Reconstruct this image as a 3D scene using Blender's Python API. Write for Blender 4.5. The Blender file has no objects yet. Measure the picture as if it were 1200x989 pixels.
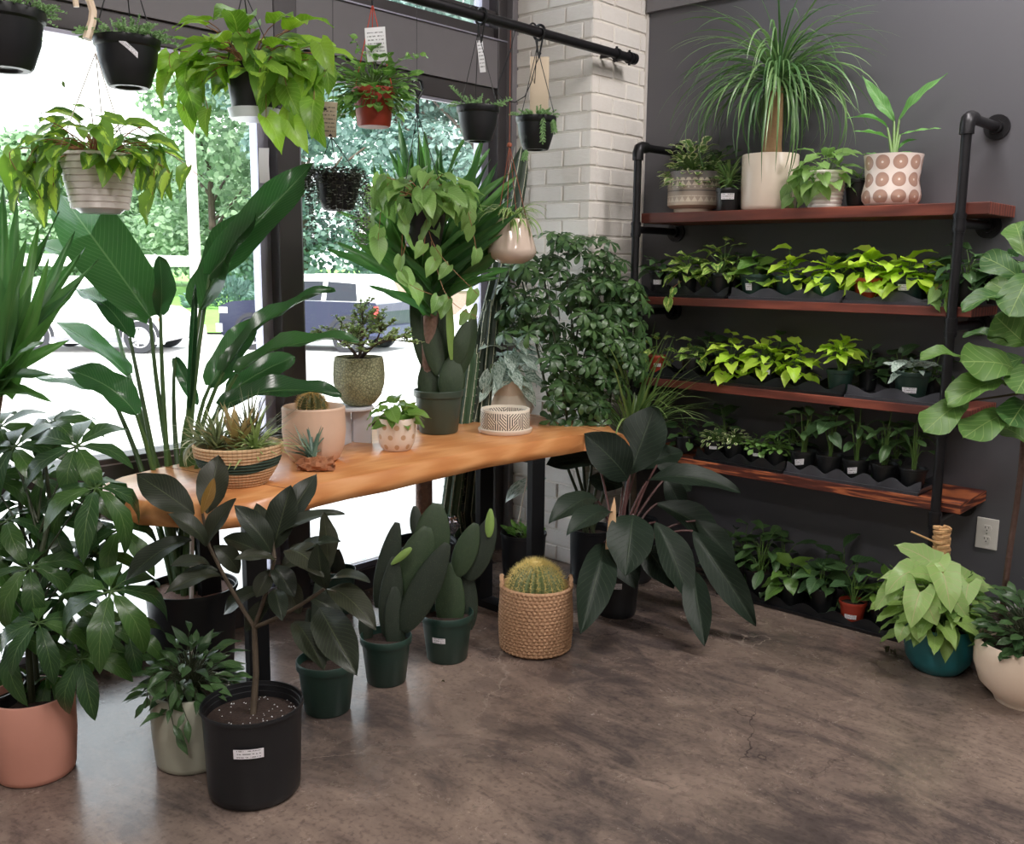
import bpy, math, random
from mathutils import Vector, Matrix
from mathutils.noise import noise as pnoise
random.seed(7)
R = random.Random(11)
PI = math.pi
V = Vector
S = bpy.context.scene
C = S.collection

# ---------------------------------------------------------------- camera
FPX, CX, CY, EYE = 1128.0, 600.0, 494.5, 1.5
_y, _p, _r = math.radians(-42.43), math.radians(-9.25), math.radians(.566)
FW = V((math.sin(_y)*math.cos(_p), math.cos(_y)*math.cos(_p), math.sin(_p)))
_rt = V((math.cos(_y), -math.sin(_y), 0)); _up = _rt.cross(FW)
RT = _rt*math.cos(_r) + _up*math.sin(_r); UP = -_rt*math.sin(_r) + _up*math.cos(_r)
O = V((0, 0, EYE))
cam = bpy.data.objects.new('camera', bpy.data.cameras.new('camera')); C.objects.link(cam)
cam.data.sensor_fit = 'HORIZONTAL'; cam.data.sensor_width = 36.0
cam.data.lens = 36.0*FPX/1200.0; cam.data.clip_start = .05; cam.data.clip_end = 400
cam.matrix_world = Matrix(((RT.x, UP.x, -FW.x, O.x), (RT.y, UP.y, -FW.y, O.y), (RT.z, UP.z, -FW.z, O.z), (0, 0, 0, 1)))
S.camera = cam
# ---------------------------------------------------------------- world, sun, added room fill lights, exposure
S.view_settings.view_transform = 'Standard'; S.view_settings.look = 'None'
S.view_settings.gamma = 1; S.view_settings.exposure = 0.7
W = bpy.data.worlds.new('world'); S.world = W; W.use_nodes = True
wn = W.node_tree; bg = wn.nodes['Background']
_tc = wn.nodes.new('ShaderNodeTexCoord'); _ns = wn.nodes.new('ShaderNodeTexNoise'); _rp = wn.nodes.new('ShaderNodeValToRGB')
_ns.inputs['Scale'].default_value = 1.6; _ns.inputs['Detail'].default_value = 4
wn.links.new(_tc.outputs['Generated'], _ns.inputs['Vector']); wn.links.new(_ns.outputs['Fac'], _rp.inputs['Fac'])
_rp.color_ramp.elements[0].position = .35; _rp.color_ramp.elements[0].color = (.80, .88, 1, 1)
_rp.color_ramp.elements[1].position = .65; _rp.color_ramp.elements[1].color = (1, 1, 1, 1)
wn.links.new(_rp.outputs['Color'], bg.inputs['Color']); bg.inputs['Strength'].default_value = 2.5
def light(name, kind, loc, rot, energy, color=(1, 1, 1), size=None, sizey=None):
    l = bpy.data.lights.new(name, kind); l.energy = energy; l.color = color
    if kind == 'AREA':
        l.shape = 'RECTANGLE'; l.size = size; l.size_y = sizey or size
    o = bpy.data.objects.new(name, l); C.objects.link(o); o.location = loc; o.rotation_euler = rot
    return o
sun = light('sun', 'SUN', (0, 0, 20), (math.radians(38), 0, math.radians(60)), 5.5, (1, .96, .88)); sun.data.angle = math.radians(2)
FILL_LIGHTS = [(-1.15, 3.3), (.3, 3.25), (-1.0, .5), (1.2, .9), (.2, -1.4)]  # unseen overhead lights, added as fill and to brighten the upper wall
for q in FILL_LIGHTS:
    light('fill_lamp_light', 'AREA', (q[0], q[1], 3.5), (0, 0, 0), 27, (1, .95, .92), .9, .3)

# ---------------------------------------------------------------- pixel helpers (1200 x 989 frame -> world)
def ray(x, y): return FW + RT*((x-CX)/FPX) - UP*((y-CY)/FPX)
def P(x, y, D): return O + ray(x, y)*D
def onz(x, y, z=0.0): d = ray(x, y); return O + d*((z-EYE)/d.z)
def onx(x, y, X): d = ray(x, y); return O + d*(X/d.x)
def ony(x, y, Y): d = ray(x, y); return O + d*(Y/d.y)
def depth(v): return (V(v)-O).dot(FW)
HD = V((FW.x, FW.y, 0)).normalized()

# ---------------------------------------------------------------- materials
def srgb(c):
    c = [v/255.0 for v in c]
    return tuple((v/12.92 if v <= .04045 else ((v+.055)/1.055)**2.4) for v in c) + (1.0,)
class NT:
    def __init__(s, name):
        s.m = bpy.data.materials.new(name); s.m.use_nodes = True; s.t = s.m.node_tree
        s.b = s.t.nodes['Principled BSDF']; s.out = s.t.nodes['Material Output']
    def n(s, t, **k):
        o = s.t.nodes.new('ShaderNode'+t)
        for a, b in k.items(): setattr(o, a, b)
        return o
    def put(s, sock, v):
        if hasattr(v, 'is_output') or hasattr(v, 'links'): s.t.links.new(v, sock)
        else: sock.default_value = v
    def mth(s, op, a, b=0.0, c=None):
        o = s.n('Math', operation=op); s.put(o.inputs[0], a); s.put(o.inputs[1], b)
        if c is not None: s.put(o.inputs[2], c)
        return o.outputs[0]
    def mix(s, f, a, b):
        o = s.n('Mix', data_type='RGBA'); s.put(o.inputs[0], f); s.put(o.inputs[6], a); s.put(o.inputs[7], b); return o.outputs[2]
    def noise(s, scale, detail=3, vec=None, rough=.5, dist=0):
        o = s.n('TexNoise'); o.inputs['Scale'].default_value = scale; o.inputs['Detail'].default_value = detail
        o.inputs['Roughness'].default_value = rough; o.inputs['Distortion'].default_value = dist
        if vec is not None: s.t.links.new(vec, o.inputs['Vector'])
        return o.outputs['Fac']
    def ramp(s, f, stops):
        o = s.n('ValToRGB'); e = o.color_ramp.elements
        while len(e) < len(stops): e.new(.5)
        for k, (p, c) in enumerate(stops): e[k].position = p; e[k].color = c
        s.t.links.new(f, o.inputs[0]); return o.outputs[0]
    def step(s, f, a, b):
        o = s.n('MapRange'); s.put(o.inputs[0], f); o.inputs[1].default_value = a; o.inputs[2].default_value = b; return o.outputs[0]
    def co(s, which='Object'): return s.n('TexCoord').outputs[which]
    def sep(s, v): o = s.n('SeparateXYZ'); s.t.links.new(v, o.inputs[0]); return o.outputs
    def scale(s, v, xyz):
        o = s.n('Mapping'); s.t.links.new(v, o.inputs[0]); o.inputs['Scale'].default_value = xyz; return o.outputs[0]
    def bump(s, h, st, dist=.01):
        o = s.n('Bump'); o.inputs['Strength'].default_value = st; o.inputs['Distance'].default_value = dist
        s.t.links.new(h, o.inputs['Height']); s.t.links.new(o.outputs[0], s.b.inputs['Normal'])
    def set(s, col=None, rough=None, metal=None, spec=None):
        if col is not None: s.put(s.b.inputs['Base Color'], col)
        if rough is not None: s.put(s.b.inputs['Roughness'], rough)
        if metal is not None: s.b.inputs['Metallic'].default_value = metal
        if spec is not None: s.b.inputs['Specular IOR Level'].default_value = spec
        return s.m
MATS = {}
def plain(name, c, rough=.5, metal=0, var=.12, nscale=14, bump=0, spec=.5):
    if name in MATS: return MATS[name]
    n = NT(name); c1 = srgb(c); f = n.noise(nscale, 4, n.co())
    a = tuple(v*(1-var) for v in c1[:3])+(1,); b = tuple(min(1, v*(1+var)) for v in c1[:3])+(1,)
    n.set(n.mix(f, a, b), rough, metal, spec)
    if bump: n.bump(f, bump)
    MATS[name] = n.m; return n.m
def leafmat(name, c1, c2, vein=None, rib=.022, veins=9, style=None, c3=None, rough=.35, trans=.28, veinmix=.45, spec=.5):
    if name in MATS: return MATS[name]
    n = NT(name)
    uv = n.sep(n.co('UV')); u, t = uv[0], uv[1]
    rnd = n.mth('FRACT', n.mth('ADD', n.n('ObjectInfo').outputs['Random'], n.n('NewGeometry').outputs['Random Per Island']))
    col = n.mix(rnd, srgb(c1), srgb(c2))
    au = n.mth('ABSOLUTE', n.mth('SUBTRACT', u, .5))
    if style == 'streak':    # lime centre
        nz = n.noise(4, 3, n.scale(n.co('UV'), (5, 1.5, 1)))
        w = n.mth('ADD', au, n.mth('MULTIPLY', n.mth('SUBTRACT', n.mth('ADD', nz, n.mth('MULTIPLY', rnd, .5)), .75), .6))
        col = n.mix(n.step(w, .17, .10), col, srgb(c3))
    elif style == 'marble':
        off = n.n('CombineXYZ'); n.t.links.new(n.mth('MULTIPLY', rnd, 9), off.inputs[2])
        va = n.n('VectorMath', operation='ADD'); n.t.links.new(n.scale(n.co('UV'), (7, 3, 1)), va.inputs[0]); n.t.links.new(off.outputs[0], va.inputs[1])
        col = n.mix(n.step(n.noise(1.1, 4, va.outputs[0]), .50, .58), col, srgb(c3))
    elif style == 'edge':
        col = n.mix(n.step(n.mth('ADD', au, n.mth('MULTIPLY', n.noise(5, 2, n.co('UV')), .2)), .36, .44), col, srgb(c3))
    elif style == 'silver':
        col = n.mix(n.step(n.noise(9, 3, n.co('UV')), .42, .55), col, srgb(c3))
    if vein:
        vc = srgb(vein)
        ribm = n.step(au, rib, rib*.4)
        sv = n.mth('FRACT', n.mth('MULTIPLY', n.mth('SUBTRACT', t, n.mth('MULTIPLY', au, .55)), veins))
        svm = n.mth('MULTIPLY', n.step(n.mth('ABSOLUTE', n.mth('SUBTRACT', sv, .5)), .09, .02), .5)
        m = n.mth('MULTIPLY', n.mth('MAXIMUM', ribm, svm), veinmix*2)
        col = n.mix(n.mth('MINIMUM', m, 1.0), col, vc)
        n.bump(m, .35, .004)
    n.set(col, rough, 0, spec)
    tr = n.n('BsdfTranslucent'); hs = n.n('HueSaturation'); hs.inputs['Saturation'].default_value = 1.1; hs.inputs['Value'].default_value = 1.8
    n.t.links.new(col, hs.inputs['Color']); n.t.links.new(hs.outputs[0], tr.inputs['Color'])
    mx = n.n('MixShader'); mx.inputs[0].default_value = trans
    n.t.links.new(n.b.outputs[0], mx.inputs[1]); n.t.links.new(tr.outputs[0], mx.inputs[2]); n.t.links.new(mx.outputs[0], n.out.inputs[0])
    MATS[name] = n.m; return n.m

def m_floor():
    n = NT('polished_concrete'); co = n.co()
    big = n.noise(.9, 6, co, .62, .6); mid = n.noise(3.6, 8, co, .7, .4); fine = n.noise(60, 4, co); streak = n.noise(2.4, 7, n.scale(co, (1.2, 3.4, 1)), .75, 1.2)
    f = n.mth('ADD', n.mth('MULTIPLY', big, .45), n.mth('ADD', n.mth('MULTIPLY', mid, .25), n.mth('MULTIPLY', streak, .3)))
    col = n.ramp(f, [(.36, srgb((58, 52, 52))), (.45, srgb((84, 74, 71))), (.51, srgb((114, 99, 91))), (.60, srgb((140, 122, 111)))])
    col = n.mix(n.mth('MULTIPLY', n.step(fine, .52, .68), .4), col, srgb((60, 52, 50)))
    dv = n.n('VectorMath', operation='ADD'); nz = n.n('TexNoise'); nz.inputs['Scale'].default_value = 5; nz.inputs['Detail'].default_value = 5
    n.t.links.new(co, nz.inputs['Vector']); sc = n.n('VectorMath', operation='SCALE'); sc.inputs['Scale'].default_value = .35
    n.t.links.new(nz.outputs['Color'], sc.inputs[0]); n.t.links.new(co, dv.inputs[0]); n.t.links.new(sc.outputs[0], dv.inputs[1])
    vo = n.n('TexVoronoi', feature='DISTANCE_TO_EDGE'); vo.inputs['Scale'].default_value = 1.25; n.t.links.new(dv.outputs[0], vo.inputs['Vector'])
    crack = n.mth('MULTIPLY', n.step(vo.outputs['Distance'], .006, .0015), n.step(n.noise(1.7, 2, co), .50, .60))
    ccol = n.mix(n.step(n.noise(.7, 1, co), .45, .55), srgb((48, 42, 42)), srgb((146, 132, 122)))
    col = n.mix(n.mth('MULTIPLY', crack, .75), col, ccol)
    rg = n.mth('ADD', n.mth('MULTIPLY', mid, .34), .08)
    n.set(col, rg, 0, .5); n.bump(n.mth('ADD', mid, n.mth('MULTIPLY', fine, .3)), .12, .01); return n.m
def m_wood(name, a, b, c, sc=(1.2, 9, 9), rough=.35, wav=6, dist=6):
    if name in MATS: return MATS[name]
    n = NT(name); co = n.co(); v = n.scale(co, sc)
    w = n.n('TexWave'); w.bands_direction = 'Y'; w.inputs['Scale'].default_value = wav/10; w.inputs['Distortion'].default_value = dist; w.inputs['Detail'].default_value = 4
    n.t.links.new(v, w.inputs['Vector']); g = w.outputs['Fac']; f2 = n.noise(2.2, 6, v, .6)
    col = n.ramp(n.mth('ADD', n.mth('MULTIPLY', g, .5), n.mth('MULTIPLY', f2, .5)), [(.2, srgb(a)), (.5, srgb(b)), (.8, srgb(c))])
    n.set(col, rough, 0, .5); n.bump(g, .1, .004); MATS[name] = n.m; return n.m
def m_cyl(name, base, fn, rough=.45):
    """material drawn in (angle, height) about the object's own axis"""
    n = NT(name); s = n.sep(n.co()); th = n.mth('DIVIDE', n.mth('ARCTAN2', s[1], s[0]), 2*PI)
    n.set(fn(n, n.mth('ADD', th, .5), s[2]), rough); MATS[name] = n.m; return n.m
def fr(n, a, k, o=0): return n.mth('SUBTRACT', n.mth('FRACT', n.mth('ADD', n.mth('MULTIPLY', a, k), o+100)), .5)
def dist2(n, a, b): return n.mth('SQRT', n.mth('ADD', n.mth('MULTIPLY', a, a), n.mth('MULTIPLY', b, b)))

BLACKP = plain('black_plastic', (30, 31, 34), .38, spec=.4)
GREENP = plain('dark_green_plastic', (34, 58, 50), .38)
TERRAP = plain('red_brown_plastic', (168, 62, 44), .42)
STEEL = plain('black_steel', (26, 27, 30), .45, .3)
PIPE = plain('black_pipe', (38, 37, 40), .38, .55, .2, 30, .05)
SOIL = plain('potting_soil', (52, 38, 32), .95, 0, .7, 120, .8)
PUMICE = plain('pumice_gravel', (150, 120, 112), .9, 0, .5, 160, .9)
CREAM = plain('cream_glaze', (224, 208, 192), .3, 0, .04)
WHITEP = plain('white_plastic', (234, 226, 222), .4, 0, .04)
PINK = plain('pink_clay', (200, 140, 122), .65, 0, .06)
SAGE = plain('pale_sage_glaze', (168, 168, 152), .4, 0, .05)
TEAL = plain('teal_glaze', (36, 106, 112), .4, 0, .2, 8, .1)
PAPER = plain('paper_white', (236, 236, 240), .7, 0, .02)
TANPAPER = plain('tan_card', (205, 188, 165), .8, 0, .03)
RAFFIA = plain('raffia', (200, 158, 112), .8, 0, .3, 60, .3)
STEMG = plain('green_stem', (96, 128, 62), .5, 0, .2)
STEMD = plain('dark_stem', (58, 66, 44), .55, 0, .2)
STEMB = plain('brown_stem', (72, 60, 46), .75, 0, .35, 40, .4)
STEMR = plain('reddish_vine', (150, 104, 72), .6, 0, .25, 30)
WIRE = plain('hanger_wire', (30, 32, 34), .4)
ALU = plain('brushed_aluminium', (176, 174, 190), .35, .7, .05)
FRAME = plain('bronze_window_frame', (70, 66, 68), .42, .3, .06)
PANEL = plain('grey_transom_panel', (112, 108, 112), .5, 0, .05)
RUBBER = plain('tyre_rubber', (40, 40, 46), .8)
CHROME = plain('chrome', (205, 205, 212), .25, .8, .02)

# ---------------------------------------------------------------- objects
def tag(o, label=None, cat=None, group=None, kind=None):
    if label: o['label'] = label
    if cat: o['category'] = cat
    if group: o['group'] = group
    if kind: o['kind'] = kind
    return o
def thing(name, label, cat, loc, group=None):
    o = bpy.data.objects.new(name, None); C.objects.link(o); o.location = loc; o.empty_display_size = .05
    return tag(o, label, cat, group)
def rootloc(p):
    l = V((0, 0, 0))
    while p is not None: l = l + V(p.location); p = p.parent
    return l
def link(name, me, parent=None, loc=None):
    o = bpy.data.objects.new(name, me); C.objects.link(o)
    if parent is not None: o.parent = parent
    if loc is not None: o.location = V(loc) - rootloc(parent)
    return o
class MB:
    def __init__(s): s.v = []; s.f = []; s.uv = []
    def add(s, vs, fs, uvs=None):
        b = len(s.v); s.v += [tuple(q) for q in vs]; s.f += [tuple(i+b for i in f) for f in fs]
        s.uv += (uvs if uvs else [(.3, .5)]*len(vs))
    def box(s, lo, hi, mat=None):
        x0, y0, z0 = lo; x1, y1, z1 = hi
        vs = [V(p) for p in ((x0, y0, z0), (x1, y0, z0), (x1, y1, z0), (x0, y1, z0), (x0, y0, z1), (x1, y0, z1), (x1, y1, z1), (x0, y1, z1))]
        if mat: vs = [mat @ q for q in vs]
        s.add(vs, [(0, 3, 2, 1), (4, 5, 6, 7), (0, 1, 5, 4), (1, 2, 6, 5), (2, 3, 7, 6), (3, 0, 4, 7)])
    def tube(s, pts, r0, r1=None, seg=6, cap=True, wob=None):
        pts = [V(p) for p in pts]; n = len(pts); r1 = r0 if r1 is None else r1
        vs = []; fs = []; prev = None
        for i, p in enumerate(pts):
            d = (pts[min(i+1, n-1)] - pts[max(i-1, 0)])
            if d.length < 1e-9: d = V((0, 0, 1))
            d.normalize()
            a = (prev - d*prev.dot(d)) if prev is not None else (d.cross(V((0, 0, 1))) if abs(d.z) < .9 else d.cross(V((1, 0, 0))))
            if a.length < 1e-6: a = d.orthogonal()
            a.normalize(); prev = a; b = d.cross(a)
            t = i/max(1, n-1); rr = r0+(r1-r0)*t
            if wob: rr *= wob(t)
            for k in range(seg):
                q = 2*PI*k/seg; vs.append(p + (a*math.cos(q) + b*math.sin(q))*rr)
        for i in range(n-1):
            for k in range(seg):
                k2 = (k+1) % seg; fs.append((i*seg+k, i*seg+k2, (i+1)*seg+k2, (i+1)*seg+k))
        if cap: fs.append(tuple(range(seg))[::-1]); fs.append(tuple((n-1)*seg+k for k in range(seg)))
        s.add(vs, fs)
    def leaf(s, p, d, nrm, l, w, fold=.15, arch=.1):
        """small leaf of 6 triangles"""
        d = V(d).normalized(); x = d.cross(V(nrm))
        if x.length < 1e-5: x = d.orthogonal()
        x.normalize(); z = x.cross(d); p = V(p)
        m1 = p + d*l*.35 + z*l*arch; m2 = p + d*l*.72 + z*l*arch*.8; t = p + d*l
        vs = [p, m1 - x*w*.5 + z*w*fold, m1, m1 + x*w*.5 + z*w*fold, m2 - x*w*.36 + z*w*fold, m2, m2 + x*w*.36 + z*w*fold, t]
        s.add(vs, [(0, 2, 1), (0, 3, 2), (1, 2, 5, 4), (2, 3, 6, 5), (4, 5, 7), (5, 6, 7)],
              [(.5, 0), (0, .35), (.5, .35), (1, .35), (0, .7), (.5, .7), (1, .7), (.5, 1)])
    def blade(s, p, az, el, l, w, bend, seg=8, twist=0):
        """arching strap: starts at elevation el and bends down by bend radians"""
        p = V(p); vs = []; uv = []; e = el; side = V((-math.sin(az), math.cos(az), 0))
        for i in range(seg+1):
            t = i/seg; ww = w*.5*min(1, .55+t*3)*(1 if t < .55 else max(0.03, 1-((t-.55)/.45)**1.5))
            d = V((math.cos(az)*math.cos(e), math.sin(az)*math.cos(e), math.sin(e))); nn = side.cross(d)
            sd = side*math.cos(twist*t) + nn*math.sin(twist*t)
            vs += [p - sd*ww + nn*ww*.25, p.copy(), p + sd*ww + nn*ww*.25]; uv += [(0, t), (.5, t), (1, t)]
            p = p + d*(l/seg); e -= bend/seg
        fs = []
        for i in range(seg):
            a = i*3; fs += [(a, a+1, a+4, a+3), (a+1, a+2, a+5, a+4)]
        s.add(vs, fs, uv)
    def mesh(s, name, mat, smooth=True, origin=(0, 0, 0), sharp=None):
        me = bpy.data.meshes.new(name); o = V(origin)
        me.from_pydata([tuple(V(q)-o) for q in s.v], [], s.f)
        uvl = me.uv_layers.new(name='UVMap'); idx = [0]*len(me.loops); me.loops.foreach_get('vertex_index', idx)
        flat = [c for i in idx for c in s.uv[i]]; uvl.data.foreach_set('uv', flat)
        if smooth:
            me.polygons.foreach_set('use_smooth', [True]*len(me.polygons))
            if sharp: me.set_sharp_from_angle(angle=math.radians(sharp))
        me.materials.append(mat); return me
    def build(s, name, mat, parent=None, smooth=True, sharp=35, kind=None):
        """geometry is in world coordinates; origin goes to the root's place"""
        if not s.v: return None
        if parent is not None: o = rootloc(parent)
        else:
            xs = [q[0] for q in s.v]; ys = [q[1] for q in s.v]; zs = [q[2] for q in s.v]
            o = V(((min(xs)+max(xs))/2, (min(ys)+max(ys))/2, min(zs)))
        ob = bpy.data.objects.new(name, s.mesh(name, mat, smooth, o, sharp)); C.objects.link(ob)
        if parent is not None: ob.parent = parent
        else: ob.location = o
        if kind: ob['kind'] = kind
        return ob
def boxobj(name, lo, hi, mat, parent=None, bevel=0, kind=None):
    m = MB(); m.box(lo, hi); o = m.build(name, mat, parent, smooth=False, kind=kind)
    if bevel:
        b = o.modifiers.new('bevel', 'BEVEL'); b.width = bevel; b.segments = 2
    return o
def tubeobj(name, pts, r, mat, parent=None, r1=None, seg=10, kind=None, wob=None):
    m = MB(); m.tube(pts, r, r1, seg, wob=wob); return m.build(name, mat, parent, kind=kind)
LC = {}
def lathe_mesh(prof, mat, seg=40, fn=None, key=None):
    k = (tuple(prof), mat.name, seg, key)
    if k in LC: return LC[k]
    vs = []; fs = []; m = MB(); n = len(prof)
    for i, (r, z) in enumerate(prof):
        for a in range(seg):
            q = 2*PI*a/seg; rr = r + (fn(q, z, i) if fn else 0)
            vs.append(V((rr*math.cos(q), rr*math.sin(q), z)))
    for i in range(n-1):
        for a in range(seg):
            b = (a+1) % seg; fs.append((i*seg+a, i*seg+b, (i+1)*seg+b, (i+1)*seg+a))
    if prof[0][0] > 1e-4: fs.append(tuple(range(seg))[::-1])
    if prof[-1][0] > 1e-4: fs.append(tuple((n-1)*seg+a for a in range(seg)))
    m.add(vs, fs); LC[k] = m.mesh('turned', mat, True, (0, 0, 0), 40); return LC[k]
def lathe(name, prof, mat, parent, loc, seg=40, fn=None, key=None):
    return link(name, lathe_mesh([(round(a, 4), round(b, 4)) for a, b in prof], mat, seg, fn, key), parent, loc)

# ---------------------------------------------------------------- leaves
SH = {
 'heart': ([(0, .5), (.08, .82), (.22, 1), (.42, .92), (.62, .66), (.8, .34), (.92, .12), (1, 0)], .16),
 'arrow': ([(0, .5), (.06, .95), (.2, .9), (.4, .8), (.6, .6), (.8, .34), (.93, .12), (1, 0)], .30),
 'ellipse': ([(0, .06), (.12, .5), (.3, .86), (.5, 1), (.68, .9), (.84, .56), (.94, .26), (1, 0)], 0),
 'obovate': ([(0, .08), (.15, .42), (.4, .74), (.62, .98), (.78, 1), (.9, .74), (.97, .4), (1, .05)], 0),
 'lance': ([(0, .08), (.12, .5), (.28, .9), (.42, 1), (.6, .84), (.78, .48), (.92, .16), (1, 0)], 0),
 'strap': ([(0, .8), (.1, .95), (.3, 1), (.5, .95), (.7, .72), (.85, .42), (.95, .16), (1, 0)], 0),
 'banana': ([(0, .2), (.06, .62), (.2, .92), (.42, 1), (.65, .95), (.82, .74), (.94, .4), (1, .02)], .03),
}
MC = {}
def leafmesh(shape, mat, var=0, lod=1):
    k = (shape, mat.name, var, lod)
    if k in MC: return MC[k]
    rr = random.Random(hash(shape) % 1000 if False else sum(map(ord, shape))+var*17)
    prof, lobe = SH[shape]; m = MB()
    us = (-1, -.5, 0, .5, 1) if lod else (-1, 0, 1)
    if lod == 0: prof = [prof[i] for i in (0, 2, 3, 4, 5, 7)] if shape != 'obovate' else [prof[i] for i in (0, 1, 3, 4, 5, 7)]
    if lod == 2:
        us = (-1, -.75, -.5, -.25, 0, .25, .5, .75, 1); q = []
        for a, b in zip(prof, prof[1:]): q += [a, ((a[0]+b[0])/2, (a[1]+b[1])/2 + .012)]
        prof = q+[prof[-1]]
    fold = rr.uniform(.05, .28); arch = (.04, .12, .2, .09)[var % 4]; wave = {'banana': .05, 'arrow': .05, 'obovate': .06, 'heart': .05}.get(shape, .03); ph = rr.uniform(0, 6); kk = rr.uniform(1.5, 3)
    side = rr.uniform(-.06, .06)
    vs = []; uv = []
    for t, w in prof:
        for u in us:
            x = u*w*.5 + side*math.sin(PI*t); y = t - lobe*(abs(u)**1.6)*(1-t)**4
            z = arch*math.sin(PI*t**.85) + fold*abs(u)*w*.5 + wave*math.sin(kk*2*PI*t+ph+u)*abs(u)
            vs.append((x, y, z)); uv.append((u*.5+.5, t))
    nu = len(us); fs = [(i*nu+j, i*nu+j+1, (i+1)*nu+j+1, (i+1)*nu+j) for i in range(len(prof)-1) for j in range(nu-1)]
    m.add(vs, fs, uv); me = m.mesh(shape+'_leaf', mat, True); MC[k] = me; return me
def whorlmesh(mat, var, n=7, droop=.5, wr=.3, shape='obovate', lod=0):
    """a compound leaf: n leaflets radiating from one point; unit radius, normal +Z"""
    k = ('whorl', mat.name, var, n, droop, shape)
    if k in MC: return MC[k]
    rr = random.Random(var*31+n); m = MB(); prof, lobe = SH[shape]
    prof = [prof[i] for i in (0, 1, 3, 4, 5, 6, 7)]
    for i in range(n):
        az = 2*PI*i/n + rr.uniform(-.15, .15) + var; l = rr.uniform(.78, 1.0); dr = droop*rr.uniform(.7, 1.35); tw = rr.uniform(-.3, .3)
        d = V((math.cos(az), math.sin(az), 0)); s = V((-math.sin(az), math.cos(az), 0))
        vs = []; uv = []
        for t, w in prof:
            rad = .07 + t*l*.9*math.cos(dr*t); zz = -.0 + .06*math.sin(PI*t) - l*math.sin(dr*t)*t*.9
            for u in (-1, 0, 1):
                hw = w*wr*.5*u
                vs.append(d*rad + s*hw*math.cos(tw) + V((0, 0, zz + .1*abs(hw) + hw*math.sin(tw)))); uv.append((u*.5+.5, t))
        fs = [(a*3+j, a*3+j+1, a*3+j+4, a*3+j+3) for a in range(len(prof)-1) for j in range(2)]
        m.add(vs, fs, uv); m.tube([V((0, 0, 0)), d*.13], .018, .014, 3, False)
    me = m.mesh('compound_leaf', mat, True); MC[k] = me; return me
def setm(o, parent, x, y, z, p, sx, sy, sz):
    p = V(p) - rootloc(parent)
    o.matrix_basis = Matrix(((x.x*sx, y.x*sy, z.x*sz, p.x), (x.y*sx, y.y*sy, z.y*sz, p.y), (x.z*sx, y.z*sy, z.z*sz, p.z), (0, 0, 0, 1)))
def lf(parent, kit, p, d, nrm, l, w=None, name='leaf', lod=1, var=None):
    """kit = (shape, material, width ratio)"""
    shape, mat, wr = kit; d = V(d).normalized(); z = V(nrm); x = d.cross(z)
    if x.length < 1e-4: x = d.orthogonal()
    x.normalize(); z = x.cross(d)
    o = bpy.data.objects.new(name, leafmesh(shape, mat, R.randrange(4) if var is None else var, lod)); C.objects.link(o); o.parent = parent
    w = w or l*wr; setm(o, parent, x, d, z, p, w, l, (w+l)*.5); return o
def pxleaf(parent, kit, x0, y0, x1, y1, wpx, D, dd=0, face=(.8, .5, 0), lod=2, var=None, name='leaf'):
    a = P(x0, y0, D); b = P(x1, y1, D+dd); d = b-a
    n = (O-a).normalized()*face[0] + V((0, 0, 1))*face[1] + RT*face[2]
    return lf(parent, kit, a, d, n, d.length, wpx*D/FPX, name, lod, var)
def curve(a, c, b, n=6):
    a, b, c = V(a), V(b), V(c); return [a*(1-t)**2 + c*2*t*(1-t) + b*t*t for t in [i/n for i in range(n+1)]]
def bush(root, c, r, h, n, kit, size, lo=-25, soil=None, stem=STEMG, droop=.35, sr=.0022, jit=.22, lod=1, hi=80, squash=(1, 1)):
    """leaves held out on petioles around c; r = reach, h = height above c"""
    c = V(c); soil = V(soil) if soil is not None else c; m = MB(); off = R.uniform(0, 6)
    for i in range(n):
        s = math.sqrt((i+.5)/n); az = i*2.39996 + off + R.uniform(-.25, .25); el = math.radians(hi*(1-s) + lo*s + R.uniform(-8, 8))
        k = R.uniform(1-jit*1.6, 1+jit*.5)
        o = V((math.cos(az)*math.cos(el)*r*squash[0], math.sin(az)*math.cos(el)*r*squash[1], math.sin(el)*h))*k
        l = size*R.uniform(.72, 1.2); hz = V((math.cos(az), math.sin(az), 0))
        pit = el*.55 - droop + R.uniform(-.3, .3)
        d = hz*math.cos(pit) + V((0, 0, math.sin(pit))) + V((R.uniform(-.35, .35), R.uniform(-.35, .35), 0))
        p = c + o*1.0 - d.normalized()*l*.45
        nr = V((0, 0, 1)) + hz*.55 + V((R.uniform(-.3, .3), R.uniform(-.3, .3), 0)) - HD*.25
        lf(root, kit, p, d, nr, l, None, 'leaf', lod)
        s0 = soil + V((R.uniform(-1, 1), R.uniform(-1, 1), 0))*r*.12
        m.tube(curve(s0, s0*.45 + p*.55 + V((0, 0, h*.25)), p, 4), sr, sr*.7, 4, False)
    if stem: m.build('stem', stem, root)
def vine(root, pts, n, kit, size, mat=STEMR, r=.0016, hang=.8, lod=1):
    pts = [V(p) for p in pts]; m = MB()
    dense = []
    for i in range(len(pts)-1):
        p0, p1, p2, p3 = pts[max(i-1, 0)], pts[i], pts[i+1], pts[min(i+2, len(pts)-1)]
        for k in range(6):
            t = k/6; dense.append(.5*((2*p1) + (p2-p0)*t + (2*p0-5*p1+4*p2-p3)*t*t + (3*p1-p0-3*p2+p3)*t**3))
    dense.append(pts[-1]); m.tube(dense, r, r*.7, 5, False)
    for i in range(n):
        q = dense[min(len(dense)-1, int((i+.6)/n*(len(dense)-1)))]
        az = R.uniform(0, 2*PI); d = V((math.cos(az), math.sin(az), 0))*(1-hang) + V((0, 0, -hang)) + RT*R.uniform(-.5, .5)
        l = size*R.uniform(.75, 1.15)
        lf(root, kit, q, d, -HD + V((math.cos(az), math.sin(az), .3))*.6, l, None, 'leaf', lod)
    m.build('vine', mat, root)

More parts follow.
